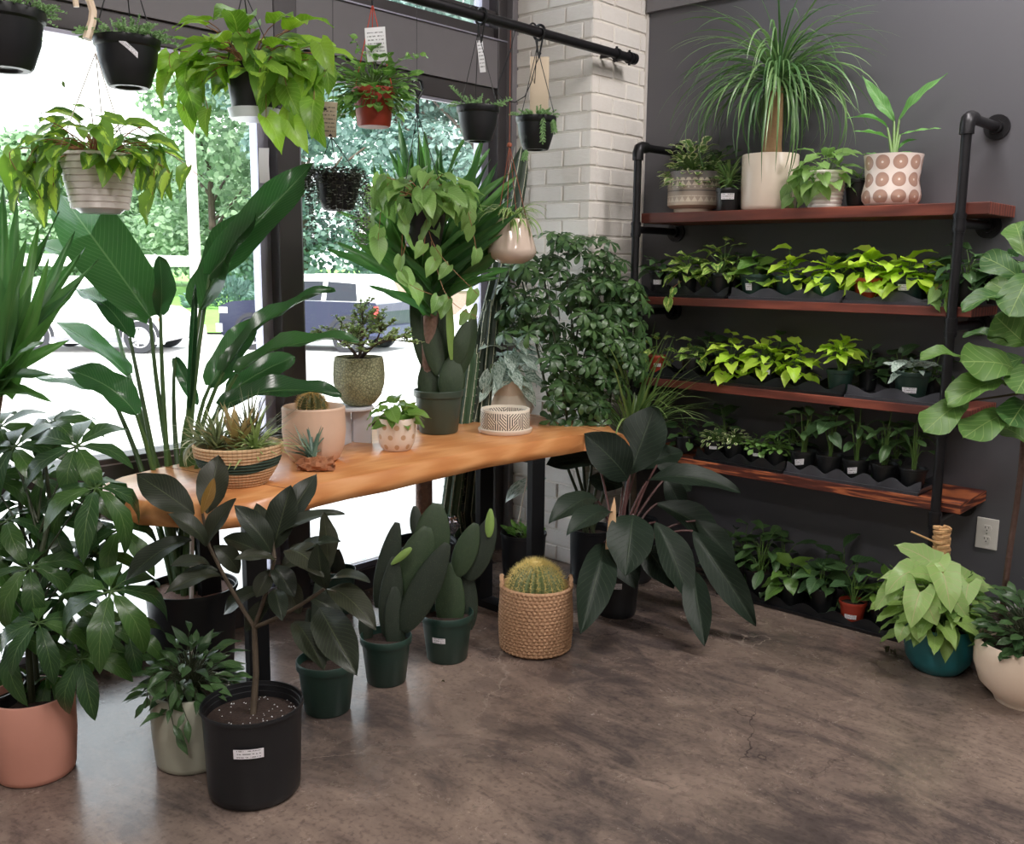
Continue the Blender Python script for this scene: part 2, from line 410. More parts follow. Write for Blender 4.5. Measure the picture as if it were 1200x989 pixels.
# ---------------------------------------------------------------- pots
def potprof(kind, r, rb, h, t=.004):
    if kind == 'nursery': return [(0, .0), (rb*.93, 0), (rb, .006), (r*.93, h*.84), (r*.99, h*.85), (r, h*.87), (r, h*.99), (r*.985, h), (r*.955, h), (r*.94, h*.9), (r*.9, h*.86), (rb*.9, h*.3), (0, h*.3)]
    if kind == 'bucket': return [(0, .012), (rb*.86, .012), (rb*.9, 0), (rb*.98, .01), (rb, .03), (r*.955, h*.9), (r*.96, h*.955), (r*.995, h*.96), (r, h*.975), (r*.99, h), (r*.96, h), (r*.945, h*.96), (r*.93, h*.955), (r*.92, h*.9), (r*.905, h*.895), (rb*.9, h*.3), (0, h*.3)]
    if kind == 'hanging': return [(0, .01), (rb*.55, .008), (rb*.6, 0), (rb*.86, 0), (rb*.95, h*.05), (r*.86, h*.45), (r*.93, h*.8), (r*.97, h*.82), (r, h*.84), (r*1.02, h*.97), (r*1.01, h), (r*.96, h), (r*.9, h*.85), (rb*.8, h*.3), (0, h*.3)]
    if kind == 'cylinder': return [(0, 0), (rb*.9, 0), (rb*.97, .006), (rb, .02), (r, h*.5), (r, h*.985), (r*.98, h), (r*.93, h), (r*.92, h*.97), (r*.9, h*.6), (0, h*.6)]
    if kind == 'round': return [(0, 0), (rb*.85, 0), (rb, .01), (rb+(r-rb)*.75, h*.25), (r*1.02, h*.55), (r*1.01, h*.85), (r, h*.97), (r*.97, h), (r*.93, h*.97), (r*.9, h*.6), (0, h*.6)]
    if kind == 'flare': return [(0, 0), (rb*.75, 0), (rb*.9, .008), (rb*1.0, h*.12), (rb*1.02, h*.22), (rb*.92, h*.5), (r*.96, h*.85), (r, h), (r*.96, h), (r*.9, h*.85), (rb*.8, h*.4), (0, h*.4)]
    if kind == 'bowl': return [(0, 0), (rb*.8, 0), (rb*.84, .012), (rb*.9, h*.1), (rb+(r-rb)*.65, h*.3), (r*1.02, h*.6), (r*1.03, h*.8), (r, h*.97), (r*.975, h), (r*.94, h*.96), (r*.9, h*.6), (0, h*.6)]
    if kind == 'square': return [(0, 0), (rb, 0), (r, h), (r*.95, h), (rb*.9, h*.3), (0, h*.3)]
def pot(root, kind, base, r, rb, h, mat, soil=SOIL, name='pot', label=None, soilz=None, seg=40, sticker=None, fn=None, key=None):
    o = lathe(name, potprof(kind, r, rb, h), mat, root, base, seg, fn, key)
    if label: o['label'] = label
    sz = (h*.86) if soilz is None else h*soilz
    if soil: lathe('soil', [(0, .004), (r*.3, .004), (r*.6, .001), (r*.905, -.002)], soil, root, V(base)+V((0, 0, sz)), 24)
    if sticker: stick(o, base, r, rb, h, *sticker)
    return o
def m_print(name, paper, rows):
    n = NT(name); uv = n.sep(n.co('UV'))
    row = n.mth('ABSOLUTE', fr(n, uv[1], rows)); ws = n.noise(1, 2, n.scale(n.co('UV'), (26, rows, 1)))
    inside = n.mth('MULTIPLY', n.mth('LESS_THAN', n.mth('ABSOLUTE', n.mth('SUBTRACT', uv[0], .5)), .4), n.mth('LESS_THAN', n.mth('ABSOLUTE', n.mth('SUBTRACT', uv[1], .5)), .38))
    ink = n.mth('MULTIPLY', n.mth('MULTIPLY', n.mth('LESS_THAN', row, .17), n.mth('GREATER_THAN', ws, .47)), inside)
    n.set(n.mix(n.mth('MULTIPLY', ink, .75), srgb(paper), srgb((60, 60, 66))), .6); return n.m
STICKM = m_print('printed_sticker', (236, 234, 240), 3); TAGM = m_print('printed_tag', (240, 240, 244), 9); TANM = m_print('printed_tan_card', (208, 190, 168), 9)
def stick(pot_o, base, r, rb, h, ang=0, zc=.55, w=.045, hh=.016, tilt=0):
    """curved price sticker on a pot; ang turns it from the camera side"""
    base = V(base); tc = (O-base); a0 = math.atan2(tc.y, tc.x) + ang; m = MB(); vs = []; uv = []
    rr = rb + (r-rb)*zc + .003
    for i in range(5):
        s = (i/4-.5)
        for k in (0, 1):
            a = a0 + s*w/rr; zz = h*zc + (k-.5)*hh + s*math.sin(tilt)*w; rz = rb+(r-rb)*(zz/h)+.0025
            vs.append(base + V((rz*math.cos(a), rz*math.sin(a), zz))); uv.append((i/4, k))
    m.add(vs, [(i*2, i*2+2, i*2+3, i*2+1) for i in range(4)], uv); m.build('price_sticker', STICKM, pot_o)
def place(x, yb, z, wpx, hpx, rb=.8):
    q = onz(x, yb, z); D = depth(q); r = wpx/2*D/FPX; r = wpx/2*(D+r*rb)/FPX
    hd = V(ray(x, yb)); hd.z = 0; hd.normalize(); c = q + hd*r*rb; h = hpx*(D+r)/FPX; return V((c.x, c.y, z)), r, r*rb, h

# ================================================================ THE ROOM
WX, WY, PX, PY = -3.42, 4.12, -2.89, 3.69     # window wall, shelf wall, brick corner
def struct(name, lo, hi, mat, bevel=0): return boxobj(name, lo, hi, mat, None, bevel, 'structure')
struct('floor', (-3.56, -3.6, -.12), (4.0, 4.3, 0), m_floor())
CEILM = plain('ceiling_paint', (190, 186, 182), .9); struct('ceiling', (-3.6, -3.6, 3.6), (4.0, 4.3, 3.72), CEILM)
def m_greywall():
    n = NT('charcoal_grey_paint'); co = n.co(); f = n.noise(1.1, 3, co); g = n.noise(45, 3, co)
    n.set(n.mix(f, srgb((78, 78, 83)), srgb((92, 91, 96))), .36, 0, .5); n.bump(g, .08, .003); return n.m
GW = m_greywall()
struct('wall_back', (PX-.2, WY, 0), (4.0, WY+.15, 3.6), GW)
OFFW = plain('warm_white_paint', (196, 188, 180), .85)
struct('wall_right', (3.9, -3.5, 0), (4.0, WY, 3.6), OFFW)
struct('wall_front', (-3.5, -3.6, 0), (3.9, -3.5, 3.6), OFFW)
bulk = struct('trim_1', (PX+.01, WY-.025, 2.725), (3.9, WY+.01, 3.6), plain('bulkhead_paint', (112, 110, 114), .5, 0, .04))
struct('trim_2', (PX, WY-.012, 0), (PX+.012, WY, 2.72), plain('caulk_line', (206, 200, 196), .7))
struct('baseboard_back', (PX+.02, WY-.012, 0), (3.9, WY, .09), plain('baseboard_grey', (78, 78, 84), .5))
# brick pillar in the corner
def m_brick():
    n = NT('white_painted_brick'); co = n.co(); f = n.noise(7, 4, co); g = n.noise(70, 4, co)
    rnd = n.n('ObjectInfo').outputs['Random']
    col = n.mix(f, srgb((236, 230, 224)), srgb((246, 242, 238))); col = n.mix(n.mth('MULTIPLY', rnd, .35), col, srgb((226, 216, 208)))
    n.set(col, .6); n.bump(n.mth('ADD', g, f), .4, .006); return n.m
BR = m_brick(); MORT = plain('painted_mortar', (232, 226, 218), .8, 0, .1, 60, .3)
pil = struct('wall_pillar', (-3.5, PY+.006, -.02), (PX-.006, WY+.1, 3.6), MORT)
BM = []
for k in range(5):
    m = MB(); rr = random.Random(k); x0, x1, z0, z1, e = -.5, .5, -.5, .5, .06
    j = lambda: rr.uniform(-.03, .03)
    fr_ = [(x0+.02+j()*.3, -1, z0+e+j()), (x1-.02+j()*.3, -1, z0+e+j()), (x1-.02+j()*.3, -1, z1-e+j()), (x0+.02+j()*.3, -1, z1-e+j())]
    bk = [(x0, -.3, z0), (x1, -.3, z0), (x1, -.3, z1), (x0, -.3, z1)]; rr_ = [(a, 1, c) for a, _, c in bk]
    m.add(fr_+bk+rr_, [(0, 1, 2, 3), (4, 5, 1, 0), (5, 6, 2, 1), (6, 7, 3, 2), (7, 4, 0, 3), (8, 9, 5, 4), (9, 10, 6, 5), (10, 11, 7, 6), (11, 8, 4, 7)])
    BM.append(m.mesh('brick', BR, False))
def bricks(origin, du, nrm, L, off):
    """one object for each brick: du along the wall, nrm outward"""
    CH, BL, J = .082, .215, .008; rows = int(3.58/CH)
    for rw in range(rows):
        u = -((off + (rw % 2)*.5) % 1)*BL
        while u < L - .012:
            a = max(u+J/2, 0); b = min(u+BL-J/2, L); u += BL
            if b-a < .02: continue
            o = bpy.data.objects.new('brick', BM[R.randrange(5)]); C.objects.link(o); o.parent = pil
            c = V(origin) + V(du)*((a+b)/2) + V((0, 0, (rw+.5)*CH)); pr = .012 + R.uniform(-.001, .003)
            setm(o, pil, V(du), -V(nrm), V((0, 0, 1)), c, b-a, pr, CH-J)
bricks((-3.42, PY+.012, 0), (1, 0, 0), (0, -1, 0), PX+3.42, .3)
bricks((PX-.012, PY, 0), (0, 1, 0), (1, 0, 0), WY-PY, .75)
# pilaster strip between window jamb and bricks is the jamb itself
GLASS = None
def m_glass():
    n = NT('window_glass'); t = n.t; tr = n.n('BsdfTransparent'); gl = n.n('BsdfGlossy'); gl.inputs['Roughness'].default_value = .02
    fz = n.n('Fresnel'); fz.inputs['IOR'].default_value = 1.35; tr.inputs[0].default_value = (.97, .99, .98, 1)
    mx = n.n('MixShader'); t.links.new(fz.outputs[0], mx.inputs[0]); t.links.new(tr.outputs[0], mx.inputs[1]); t.links.new(gl.outputs[0], mx.inputs[2]); t.links.new(mx.outputs[0], n.out.inputs[0]); return n.m
GLASS = m_glass()
fx0, fx1 = WX-.1, WX+.02
struct('trim_3', (WX-.14, -3.5, 2.70), (WX+.0, PY+.05, 2.72), FRAME)
struct('wall_left', (WX-.14, -3.5, 3.45), (WX+.02, PY+.05, 3.6), PANEL)
mull = [-3.3, -1.95, -.6, .95, 2.36, 3.65]
wi = 0
for a, b in zip(mull, mull[1:]):
    wi += 1; w = thing('window_%d' % wi, None, None, (WX, (a+b)/2, 0)); w['kind'] = 'structure'
    g = .055
    boxobj('base_rail', (fx0, a+g, 0), (fx1, b-g, .10), FRAME, w, .004); boxobj('bead', (WX-.01, a+g, .10), (WX, b-g, .125), ALU, w)
    boxobj('middle_rail', (fx0, a+g, .70), (fx1, b-g, .79), FRAME, w, .004); boxobj('bead', (fx1, a+g, .765), (fx1+.004, b-g, .770), ALU, w)
    boxobj('header_bar', (fx0, a+g, 2.27), (fx1-.02, b-g, 2.36), FRAME, w, .004); boxobj('bead', (WX-.02, a+g, 2.255), (WX-.005, b-g, 2.268), ALU, w)
    boxobj('transom_panel', (fx0+.02, a-g, 2.36), (fx1-.005, b+g, 2.585), PANEL, w)
    boxobj('bead', (fx1-.005, a-g, 2.583), (fx1+.006, b+g, 2.589), ALU, w)
    boxobj('upper_rail', (fx0, a+g, 2.59), (fx1-.03, b-g, 2.645), FRAME, w, .004)
    boxobj('pane', (WX-.06, a+g, .12), (WX-.052, b-g, .70), GLASS, w)
    boxobj('pane', (WX-.06, a+g, .79), (WX-.052, b-g, 2.27), GLASS, w)
    boxobj('pane', (WX-.06, a+g, 2.645), (WX-.052, b-g, 3.45), GLASS, w)
    for (p, q, sd) in ((a+g, a+g+.05, 1), (b-g-.05, b-g, -1)):
        boxobj('stop', (WX-.1, p, .1), (WX-.045, q, 2.27), ALU, w); boxobj('stop', (WX-.1, p, 2.66), (WX-.045, q, 3.45), ALU, w)
tn = 3
for y in mull:
    tn += 1; struct('trim_%d' % tn, (fx0, y-.055, 0), (fx1, y+.055, 3.46), FRAME, .004)
struct('trim_10', (WX-.14, PY-.005-.03, 0), (WX+.06, PY+.03, 3.46), PANEL, .004)
# unseen lamps on the ceiling, added to fill the room
LAMPM = NT('fill_diffuser'); LAMPM.b.inputs['Emission Color'].default_value = (1, .95, .9, 1); LAMPM.b.inputs['Emission Strength'].default_value = 3
for i, (x, y) in enumerate(FILL_LIGHTS):
    t = thing('fill_lamp', 'unseen fill lamp added to the shop ceiling, ' + ['over the shelves corner', 'above the right end of the shelves', 'above the table front', 'right of the camera', 'behind the camera'][i], 'lamp', (x, y, 3.6), 'added fill lamps above the shop floor')
    boxobj('housing', (x-.5, y-.2, 3.55), (x+.5, y+.2, 3.6), WHITEP, t); boxobj('diffuser', (x-.46, y-.16, 3.535), (x+.46, y+.16, 3.55), LAMPM.m, t)
# outlet
t = thing('wall_outlet', 'white double power outlet on the charcoal wall right of the lowest shelf', 'outlet', ony(1157, 625, WY))
oc = ony(1157, 625, WY); OW = plain('outlet_ivory', (214, 210, 204), .4, 0, .02)
boxobj('cover_plate', (oc.x-.042, WY-.007, oc.z-.064), (oc.x+.042, WY, oc.z+.064), OW, t, .003)
for dz in (-.023, .023):
    m = MB(); q0 = [V((oc.x+math.cos(a*PI/12)*.017, WY-.010, oc.z+dz+max(-.013, min(.013, math.sin(a*PI/12)*.017)))) for a in range(24)]
    q1 = [p+V((0, .004, 0)) for p in q0]; m.add(q0+q1, [tuple(range(24))[::-1]]+[(i, (i+1) % 24, 24+(i+1) % 24, 24+i) for i in range(24)]); so = m.build('socket', OW, t)
    m = MB()
    for dx, hh in ((-.0065, .008), (.0065, .006)): m.box((oc.x+dx-.0012, WY-.0112, oc.z+dz+.001-hh/2+.003), (oc.x+dx+.0012, WY-.0098, oc.z+dz+.001+hh/2+.003))
    m.box((oc.x-.0022, WY-.0112, oc.z+dz-.010), (oc.x+.0022, WY-.0098, oc.z+dz-.006)); m.build('slot', BLACKP, so, False)
lathe('screw', [(0, 0), (.003, 0), (.003, .001), (0, .0015)], CHROME, t, (oc.x, WY-.0085, oc.z), 10).rotation_euler = (PI/2, 0, 0)

# ================================================================ OUTSIDE
def m_ground():
    n = NT('pale_sunlit_concrete'); f = n.noise(.6, 5, n.co()); n.set(n.mix(f, srgb((196, 194, 192)), srgb((214, 212, 210))), .9); return n.m
m = MB(); gx = [-3.5, -6, -12, -20, -32, -60]; gz = [-.13, -.16, -.4, -.5, -.5, -.5]
for i in range(5): m.add([(gx[i], -40, gz[i]), (gx[i], 90, gz[i]), (gx[i+1], 90, gz[i+1]), (gx[i+1], -40, gz[i+1])], [(0, 1, 2, 3)])
go = m.build('ground_outside', m_ground(), None, False); go['kind'] = 'structure'
GRASSM = plain('lawn_green', (112, 160, 74), .95, 0, .35, 3)
# direction across the view (the street runs this way)
SR = V((RT.x, RT.y, 0)).normalized(); SF = V((HD.x, HD.y, 0))
def sg(a, b, z=-.5): return V((0, 0, z)) + SR*a + SF*b      # street coordinates
m = MB(); m.add([sg(-40, 27, -.44), sg(40, 27, -.44), sg(60, 120, .8), sg(-60, 120, .8)], [(0, 1, 2, 3)])
lawn = m.build('lawn', GRASSM, None, False); tag(lawn, 'mown green lawn beyond the parked vehicles', 'lawn', None, 'stuff')
TREEM = [leafmat('tree_leaves_a', (96, 122, 92), (146, 168, 138), rough=.5, trans=.35), leafmat('tree_leaves_b', (84, 110, 104), (146, 168, 162), rough=.4, trans=.35), leafmat('tree_leaves_c', (66, 90, 84), (116, 142, 136), rough=.4, trans=.3)]  # greens paled and greyed: outdoor haze is mixed into the leaf colour
BARK = plain('tree_bark', (92, 78, 70), .9, 0, .3, 12, .5)
def tree(a, b, h, rad, mi, label, low=.15, n=8000, seed=0):
    rr = random.Random(seed); base = sg(a, b, -.4 + (b-27)*.013); t = thing('street_tree', label, 'tree', base, 'trees across the street')
    m = MB(); m.tube([base, base+V((.1, .1, h*.3)), base+V((.2, 0, h*.6))], h*.022, h*.01, 8)
    for k in range(6):
        az = k*1.1; q = base+V((.1, 0, h*(.25+.06*k))); m.tube([q, q+V((math.cos(az)*rad*.35, math.sin(az)*rad*.35, h*.12)), q+V((math.cos(az)*rad*.65, math.sin(az)*rad*.65, h*.2))], h*.008, h*.003, 5)
    m.build('trunk', BARK, t)
    m = MB(); blobs = []
    for k in range(26):
        az = rr.uniform(0, 2*PI); zz = rr.uniform(low, .95); rw = rad*math.sqrt(max(.05, 1-((zz-.5)/.55)**2))
        q = rw*rr.uniform(.2, .85); blobs.append((base+V((math.cos(az)*q, math.sin(az)*q, zz*h)), rad*rr.uniform(.25, .42)))
    for i in range(n):
        c, br = blobs[i % 26]; d = V((rr.gauss(0, 1), rr.gauss(0, 1), rr.gauss(0, 1))).normalized(); p = c + V((d.x*br, d.y*br, d.z*br*.75))*rr.uniform(.7, 1.05)
        s = rr.uniform(.15, .33)*(.6+b/90); x = V((rr.gauss(0, 1), rr.gauss(0, 1), rr.gauss(0, .6))).normalized(); y = (d+V((0, 0, .5))).cross(x).normalized()
        m.add([p-x*s*.5-y*s*.3, p+x*s*.1-y*s*.45, p+x*s*.6, p+x*s*.1+y*s*.45, p-x*s*.5+y*s*.3], [(0, 1, 2, 3, 4)])
    m.build('crown', TREEM[mi], t, False, kind='stuff')
TR = [(-19.5, 42, 6.4, 4, 0, 'low pale tree at the far left behind the white car', .1), (-15.5, 50, 11.6, 5.0, 0, 'tall light green tree seen past the white ribbed basket', .08),
      (-10, 46, 14, 4.8, 1, 'blue green tree behind the street pole', .06), (-5, 54, 17.5, 5.4, 2, 'tallest dark green tree left of the dark mullion', .05),
      (-1.5, 46, 15, 4.8, 1, 'broad blue green tree behind the blue pickup cab', .08), (-19, 60, 9, 6, 0, 'hazy far tree between the two left hand trees', .1), (4.0, 52, 17, 5.5, 2, 'darker tree behind the heart leaf basket', .1),
      (8.5, 60, 17, 6, 1, 'far tree at the right jamb of the window', .1), (-8, 66, 19, 6.5, 1, 'distant tree rising over the lawn', .05), (-25, 62, 8.5, 6, 0, 'far tree at the left edge of the window', .1), (13, 66, 18, 6, 0, 'distant pale tree furthest right through the glass', .1), (1, 70, 20, 7, 2, 'distant dark tree above the blue pickup', .05)]
for i, q in enumerate(TR): tree(*q[:6], low=q[6], seed=i+3)
# low shrubs along the lawn
for i, (a, b, w, h, lab) in enumerate([(-9.0, 38, 1.2, 1.9, 'dark conical shrub on the lawn left of the mullion'), (-11.6, 39, 1.6, 1.2, 'low dark hedge beside the pole'), (-3, 37, 1.6, 1.9, 'bright round shrub behind the blue pickup roof'), (-5.3, 40, 1.4, 1.6, 'grey green shrub just right of the mullion')]):
    m = MB(); base = sg(a, b, -.3); rr = random.Random(i+50)
    for k in range(700):
        d = V((rr.gauss(0, 1), rr.gauss(0, 1), abs(rr.gauss(0, 1)))).normalized(); pp = base+V((d.x*w, d.y*w, d.z*h))*rr.uniform(.6, 1); m.leaf(pp, d+V((0, 0, .3)), V((rr.gauss(0, 1), 1, .4)), .3, .16)
    o = m.build('shrub', TREEM[2 if i != 2 else 0], None, True); tag(o, lab, 'shrub', 'shrubs on the lawn')
# pole
pb = sg((232-600)/FPX*21.5, 21.5); t = thing('street_pole', 'pale painted street pole standing by the white car', 'pole', pb)
PALEP = plain('pale_painted_steel', (190, 172, 176), .6, 0, .08, 3)
tubeobj('shaft', [pb+V((0, 0, .6)), pb+V((0, 0, 7.5))], .13, PALEP, t, .10, 14); tubeobj('base', [pb, pb+V((0, 0, .62))], .24, PALEP, t, .17, 14)
# carport at the far left
cb = sg(-11.6, 30); t = thing('carport', 'white flat roofed carport on a red brick post, far left outside', 'carport', cb)
mm = MB(); c0 = sg(-17, 28.5, 1.35); 
for q in (0,): mm.add([c0+SR*0, c0+SR*6.2, c0+SR*6.2+SF*5, c0+SF*5]+[v+V((0, 0, .35)) for v in (c0+SR*0, c0+SR*6.2, c0+SR*6.2+SF*5, c0+SF*5)], [(0, 3, 2, 1), (4, 5, 6, 7), (0, 1, 5, 4), (1, 2, 6, 5), (2, 3, 7, 6), (3, 0, 4, 7)])
mm.build('roof', plain('white_fascia', (226, 222, 222), .7), t, False)
RBR = plain('red_brick', (160, 132, 128), .9, 0, .2, 4)
mm = MB()
for aa in (-12.3, -16.6):
    c0 = sg(aa, 30, -.5); mm.box((c0.x-.2, c0.y-.2, -.5), (c0.x+.2, c0.y+.2, 1.36))
mm.build('post', RBR, t, False)
# brick building piece right
t = thing('brick_building', 'red brick house with a white porch, seen past the yucca', 'building', sg(-1.0, 60, -.3))
def sbox(mb, a0, a1, b0, b1, z0, z1):
    vs = [sg(a, b, z) for z in (z0, z1) for a, b in ((a0, b0), (a1, b0), (a1, b1), (a0, b1))]; mb.add(vs, [(0, 3, 2, 1), (4, 5, 6, 7), (0, 1, 5, 4), (1, 2, 6, 5), (2, 3, 7, 6), (3, 0, 4, 7)])
mm = MB(); sbox(mm, -4.3, 4, 34, 40, -.4, 2.2); mm.build('wall', RBR, t, False)
mm = MB(); sbox(mm, -5.2, 4.5, 33, 41, 2.2, 2.9); mm.build('roof', plain('pale_roof', (206, 196, 196), .8), t, False)
for a0 in (-3.6, -1.9, .2, 2.0):
    mm = MB(); sbox(mm, a0, a0+.9, 33.92, 34.05, .6, 1.9); wo = mm.build('window', plain('white_trim_paint', (230, 228, 232), .6), t, False)
    mm = MB(); sbox(mm, a0+.1, a0+.8, 33.88, 33.95, .7, 1.8); mm.build('pane', plain('dark_glass', (88, 96, 110), .15), wo, False)

def car(name, label, origin, hdg, paint, L, top, body_h, profile, roofprof, windows, wheels, wr, glassm, cat='car', extra=None):
    """origin = ground point under the tail; hdg = unit vector tail to nose; profiles are side outlines in metres"""
    t = thing(name, label, cat, origin); s = hdg.cross(V((0, 0, 1))).normalized()
    if s.dot(V((0, 0, 0))-origin) < 0: s = -s         # s points to the viewer's side
    Wd = .92
    def q(x, z, w): return origin + hdg*x + V((0, 0, z)) + s*w
    def slab(name, prof, w0, w1, mat, par=t):
        m = MB(); n = len(prof); vs = [q(x, z, w0) for x, z in prof] + [q(x, z, w1) for x, z in prof]
        m.add(vs, [tuple(range(n)), tuple(range(n, 2*n))[::-1]] + [(i, (i+1) % n, n+(i+1) % n, n+i) for i in range(n)])
        o = m.build(name, mat, par, False); b = o.modifiers.new('bevel', 'BEVEL'); b.width = .035; b.segments = 3; b.limit_method = 'ANGLE'; b.angle_limit = .5; return o
    bo = slab('body', profile, -Wd, Wd, paint)
    # greenhouse with tumblehome
    m = MB(); n = len(roofprof); zb = min(z for _, z in roofprof); zt = max(z for _, z in roofprof)
    wd = lambda z: Wd*(.97-.2*(z-zb)/(zt-zb))
    m.add([q(x, z, -wd(z)) for x, z in roofprof]+[q(x, z, wd(z)) for x, z in roofprof], [tuple(range(n)), tuple(range(n, 2*n))[::-1]] + [(i, (i+1) % n, n+(i+1) % n, n+i) for i in range(n)])
    o = m.build('cab', paint, t, False); b = o.modifiers.new('bevel', 'BEVEL'); b.width = .04; b.segments = 3; b.limit_method = 'ANGLE'
    for pr in windows:
        m = MB(); n = len(pr); m.add([q(x, z, wd(z)+.004) for x, z in pr]+[q(x, z, wd(z)+.015) for x, z in pr], [tuple(range(n)), tuple(range(n, 2*n))[::-1]] + [(i, (i+1) % n, n+(i+1) % n, n+i) for i in range(n)])
        m.build('side_window', glassm, t, False)
    for x in wheels:
        for sd in (1, -1):
            c = q(x, wr, sd*(Wd-.1)); m = MB(); ax = s*sd
            prof = [(.0, .1), (wr*.62, .1), (wr*.66, .12), (wr*.95, .12), (wr, .09), (wr, -.09), (wr*.8, -.12), (0, -.12)]
            def ring(m, prof, seg=28):
                vs = []; a = hdg; bz = V((0, 0, 1))
                for r, w in prof:
                    for k in range(seg): vs.append(c + (a*math.cos(2*PI*k/seg)+bz*math.sin(2*PI*k/seg))*r + ax*w)
                m.add(vs, [(i*seg+k, i*seg+(k+1) % seg, (i+1)*seg+(k+1) % seg, (i+1)*seg+k) for i in range(len(prof)-1) for k in range(seg)])
            ring(m, prof); wo = m.build('wheel', RUBBER, t)
            m = MB(); ring(m, [(wr*.6, .105), (wr*.64, .125), (wr*.56, .13), (wr*.54, .11)])
            for k in range(7):
                e = hdg*math.cos(2*PI*k/7) + V((0, 0, 1))*math.sin(2*PI*k/7); pe = e.cross(ax); r0 = .05
                vs = [c+ax*.13+pe*.035, c+ax*.13-pe*.035, c+e*wr*.58+ax*.12-pe*.02, c+e*wr*.58+ax*.12+pe*.02]; vs += [v-ax*.02 for v in vs]
                m.add(vs, [(0, 1, 2, 3), (4, 7, 6, 5), (0, 4, 5, 1), (1, 5, 6, 2), (2, 6, 7, 3), (3, 7, 4, 0)])
            m.build('rim', CHROME, wo)
            m = MB(); vs = []; seg = 16
            for k in range(seg+1):
                a = PI*k/seg; e = hdg*math.cos(a) + V((0, 0, 1))*math.sin(a)
                vs += [c+e*(wr*1.05)+ax*.115, c+e*(wr*1.28)+ax*.115]
            m.add(vs, [(k*2, k*2+1, k*2+3, k*2+2) for k in range(seg)]); m.build('wheel_arch', RUBBER, t)
    def plate(name, x0, x1, z0, z1, mat, w0=None, w1=None, par=t):
        m = MB(); w0 = Wd-.02 if w0 is None else w0; w1 = Wd+.012 if w1 is None else w1
        vs = [q(x, z, w) for w in (w0, w1) for x, z in ((x0, z0), (x1, z0), (x1, z1), (x0, z1))]
        m.add(vs, [(0, 3, 2, 1), (4, 5, 6, 7), (0, 1, 5, 4), (1, 2, 6, 5), (2, 3, 7, 6), (3, 0, 4, 7)]); return m.build(name, mat, par, False)
    return t, q, plate
CG = plain('pale_tinted_glass', (206, 228, 226), .12, 0, .05); CGD = plain('dark_tinted_glass', (26, 28, 38), .1)
WPAINT = plain('white_car_paint', (236, 234, 236), .25, 0, .01); BPAINT = plain('navy_truck_paint', (32, 36, 60), .3, .2, .1)
D = 22.0
nose = sg((214-600)/FPX*D, D); tail = sg((30-600)/FPX*D, D); L = (nose-tail).length; hd = (nose-tail).normalized()
k = L/4.5
t, q, plate = car('parked_hatchback', 'white crossover car parked at the kerb behind the bird of paradise', tail, hd, WPAINT, L, 1.6, .9,
    [(x*k, z) for x, z in [(.1, .35), (0, .6), (.05, .95), (.3, 1.02), (3.3, 1.0), (4.1, .92), (4.42, .75), (4.5, .45), (4.35, .25), (.3, .25)]],
    [(x*k, z) for x, z in [(.12, .95), (.45, 1.5), (.9, 1.62), (2.2, 1.62), (2.7, 1.5), (3.5, .97)]],
    [[(x*k, z) for x, z in [(.55, 1.05), (.75, 1.42), (1.5, 1.5), (1.5, 1.05)]], [(x*k, z) for x, z in [(1.6, 1.05), (1.6, 1.5), (2.2, 1.5), (2.2, 1.05)]], [(x*k, z) for x, z in [(2.3, 1.05), (2.3, 1.48), (2.65, 1.42), (3.2, 1.05)]]],
    [.8*k, 3.7*k], .36, CG)
plate('sill_trim', .95*k, 3.45*k, .24, .36, plain('grey_plastic', (120, 118, 128), .6)); plate('mirror', 2.95*k, 3.15*k, 1.02, 1.16, CGD, .92, 1.06); plate('side_marker', 4.22*k, 4.34*k, .72, .78, plain('amber', (226, 150, 120), .3))
D = 22.5; nose = sg((272-600)/FPX*D, D+.9); tail = sg((466-600)/FPX*D, D-.4); L = (nose-tail).length; hd = (nose-tail).normalized(); k = L/5.0
t, q, plate = car('parked_pickup', 'navy blue extended cab pickup with white roof parked behind the mullion', tail, hd, BPAINT, L, 1.7, 1,
    [(x*k, z) for x, z in [(.02, .45), (0, .95), (.1, 1.12), (3.6, 1.14), (4.6, 1.08), (4.95, .98), (5.0, .5), (4.9, .35), (.2, .35)]],
    [(x*k, z) for x, z in [(.35, 1.1), (.55, 1.62), (.9, 1.72), (3.0, 1.72), (3.25, 1.62), (3.85, 1.12)]],
    [[(x*k, z) for x, z in [(.65, 1.18), (.75, 1.56), (1.6, 1.6), (1.6, 1.18)]], [(x*k, z) for x, z in [(1.75, 1.18), (1.75, 1.6), (2.4, 1.6), (2.4, 1.18)]], [(x*k, z) for x, z in [(2.5, 1.18), (2.5, 1.6), (3.0, 1.58), (3.45, 1.18)]]],
    [.95*k, 3.95*k], .38, CGD, 'truck')
for o_ in t.children:
    if o_.name.startswith('cab'): o_.data.materials[0] = WPAINT
plate('roof_panel', .8*k, 3.1*k, 1.70, 1.745, WPAINT, -.72, .72); plate('tail_lamp', -.01, .12*k, .8, 1.08, plain('red_lamp', (206, 60, 60), .3)); plate('bumper', -.12, .35*k, .42, .62, plain('bumper_blue', (46, 52, 80), .4), -.9, .95)
plate('door_badge', 2.75*k, 3.1*k, .88, .93, CHROME); plate('headlamp', 4.72*k, 5.01*k, .84, .98, CHROME)
plate('grille', 4.97*k, 5.05*k, .62, .98, plain('dark_grille', (60, 60, 70), .4), -.8, .8); m_ = MB()
for (w0, w1, z0, z1) in ((-.16, .16, .79, .85), (-.07, .07, .76, .88)):
    vs = [q(xx, z, w) for xx in (5.05*k, 5.08*k) for z, w in ((z0, w0), (z0, w1), (z1, w1), (z1, w0))]; m_.add(vs, [(0, 3, 2, 1), (4, 5, 6, 7), (0, 1, 5, 4), (1, 2, 6, 5), (2, 3, 7, 6), (3, 0, 4, 7)])
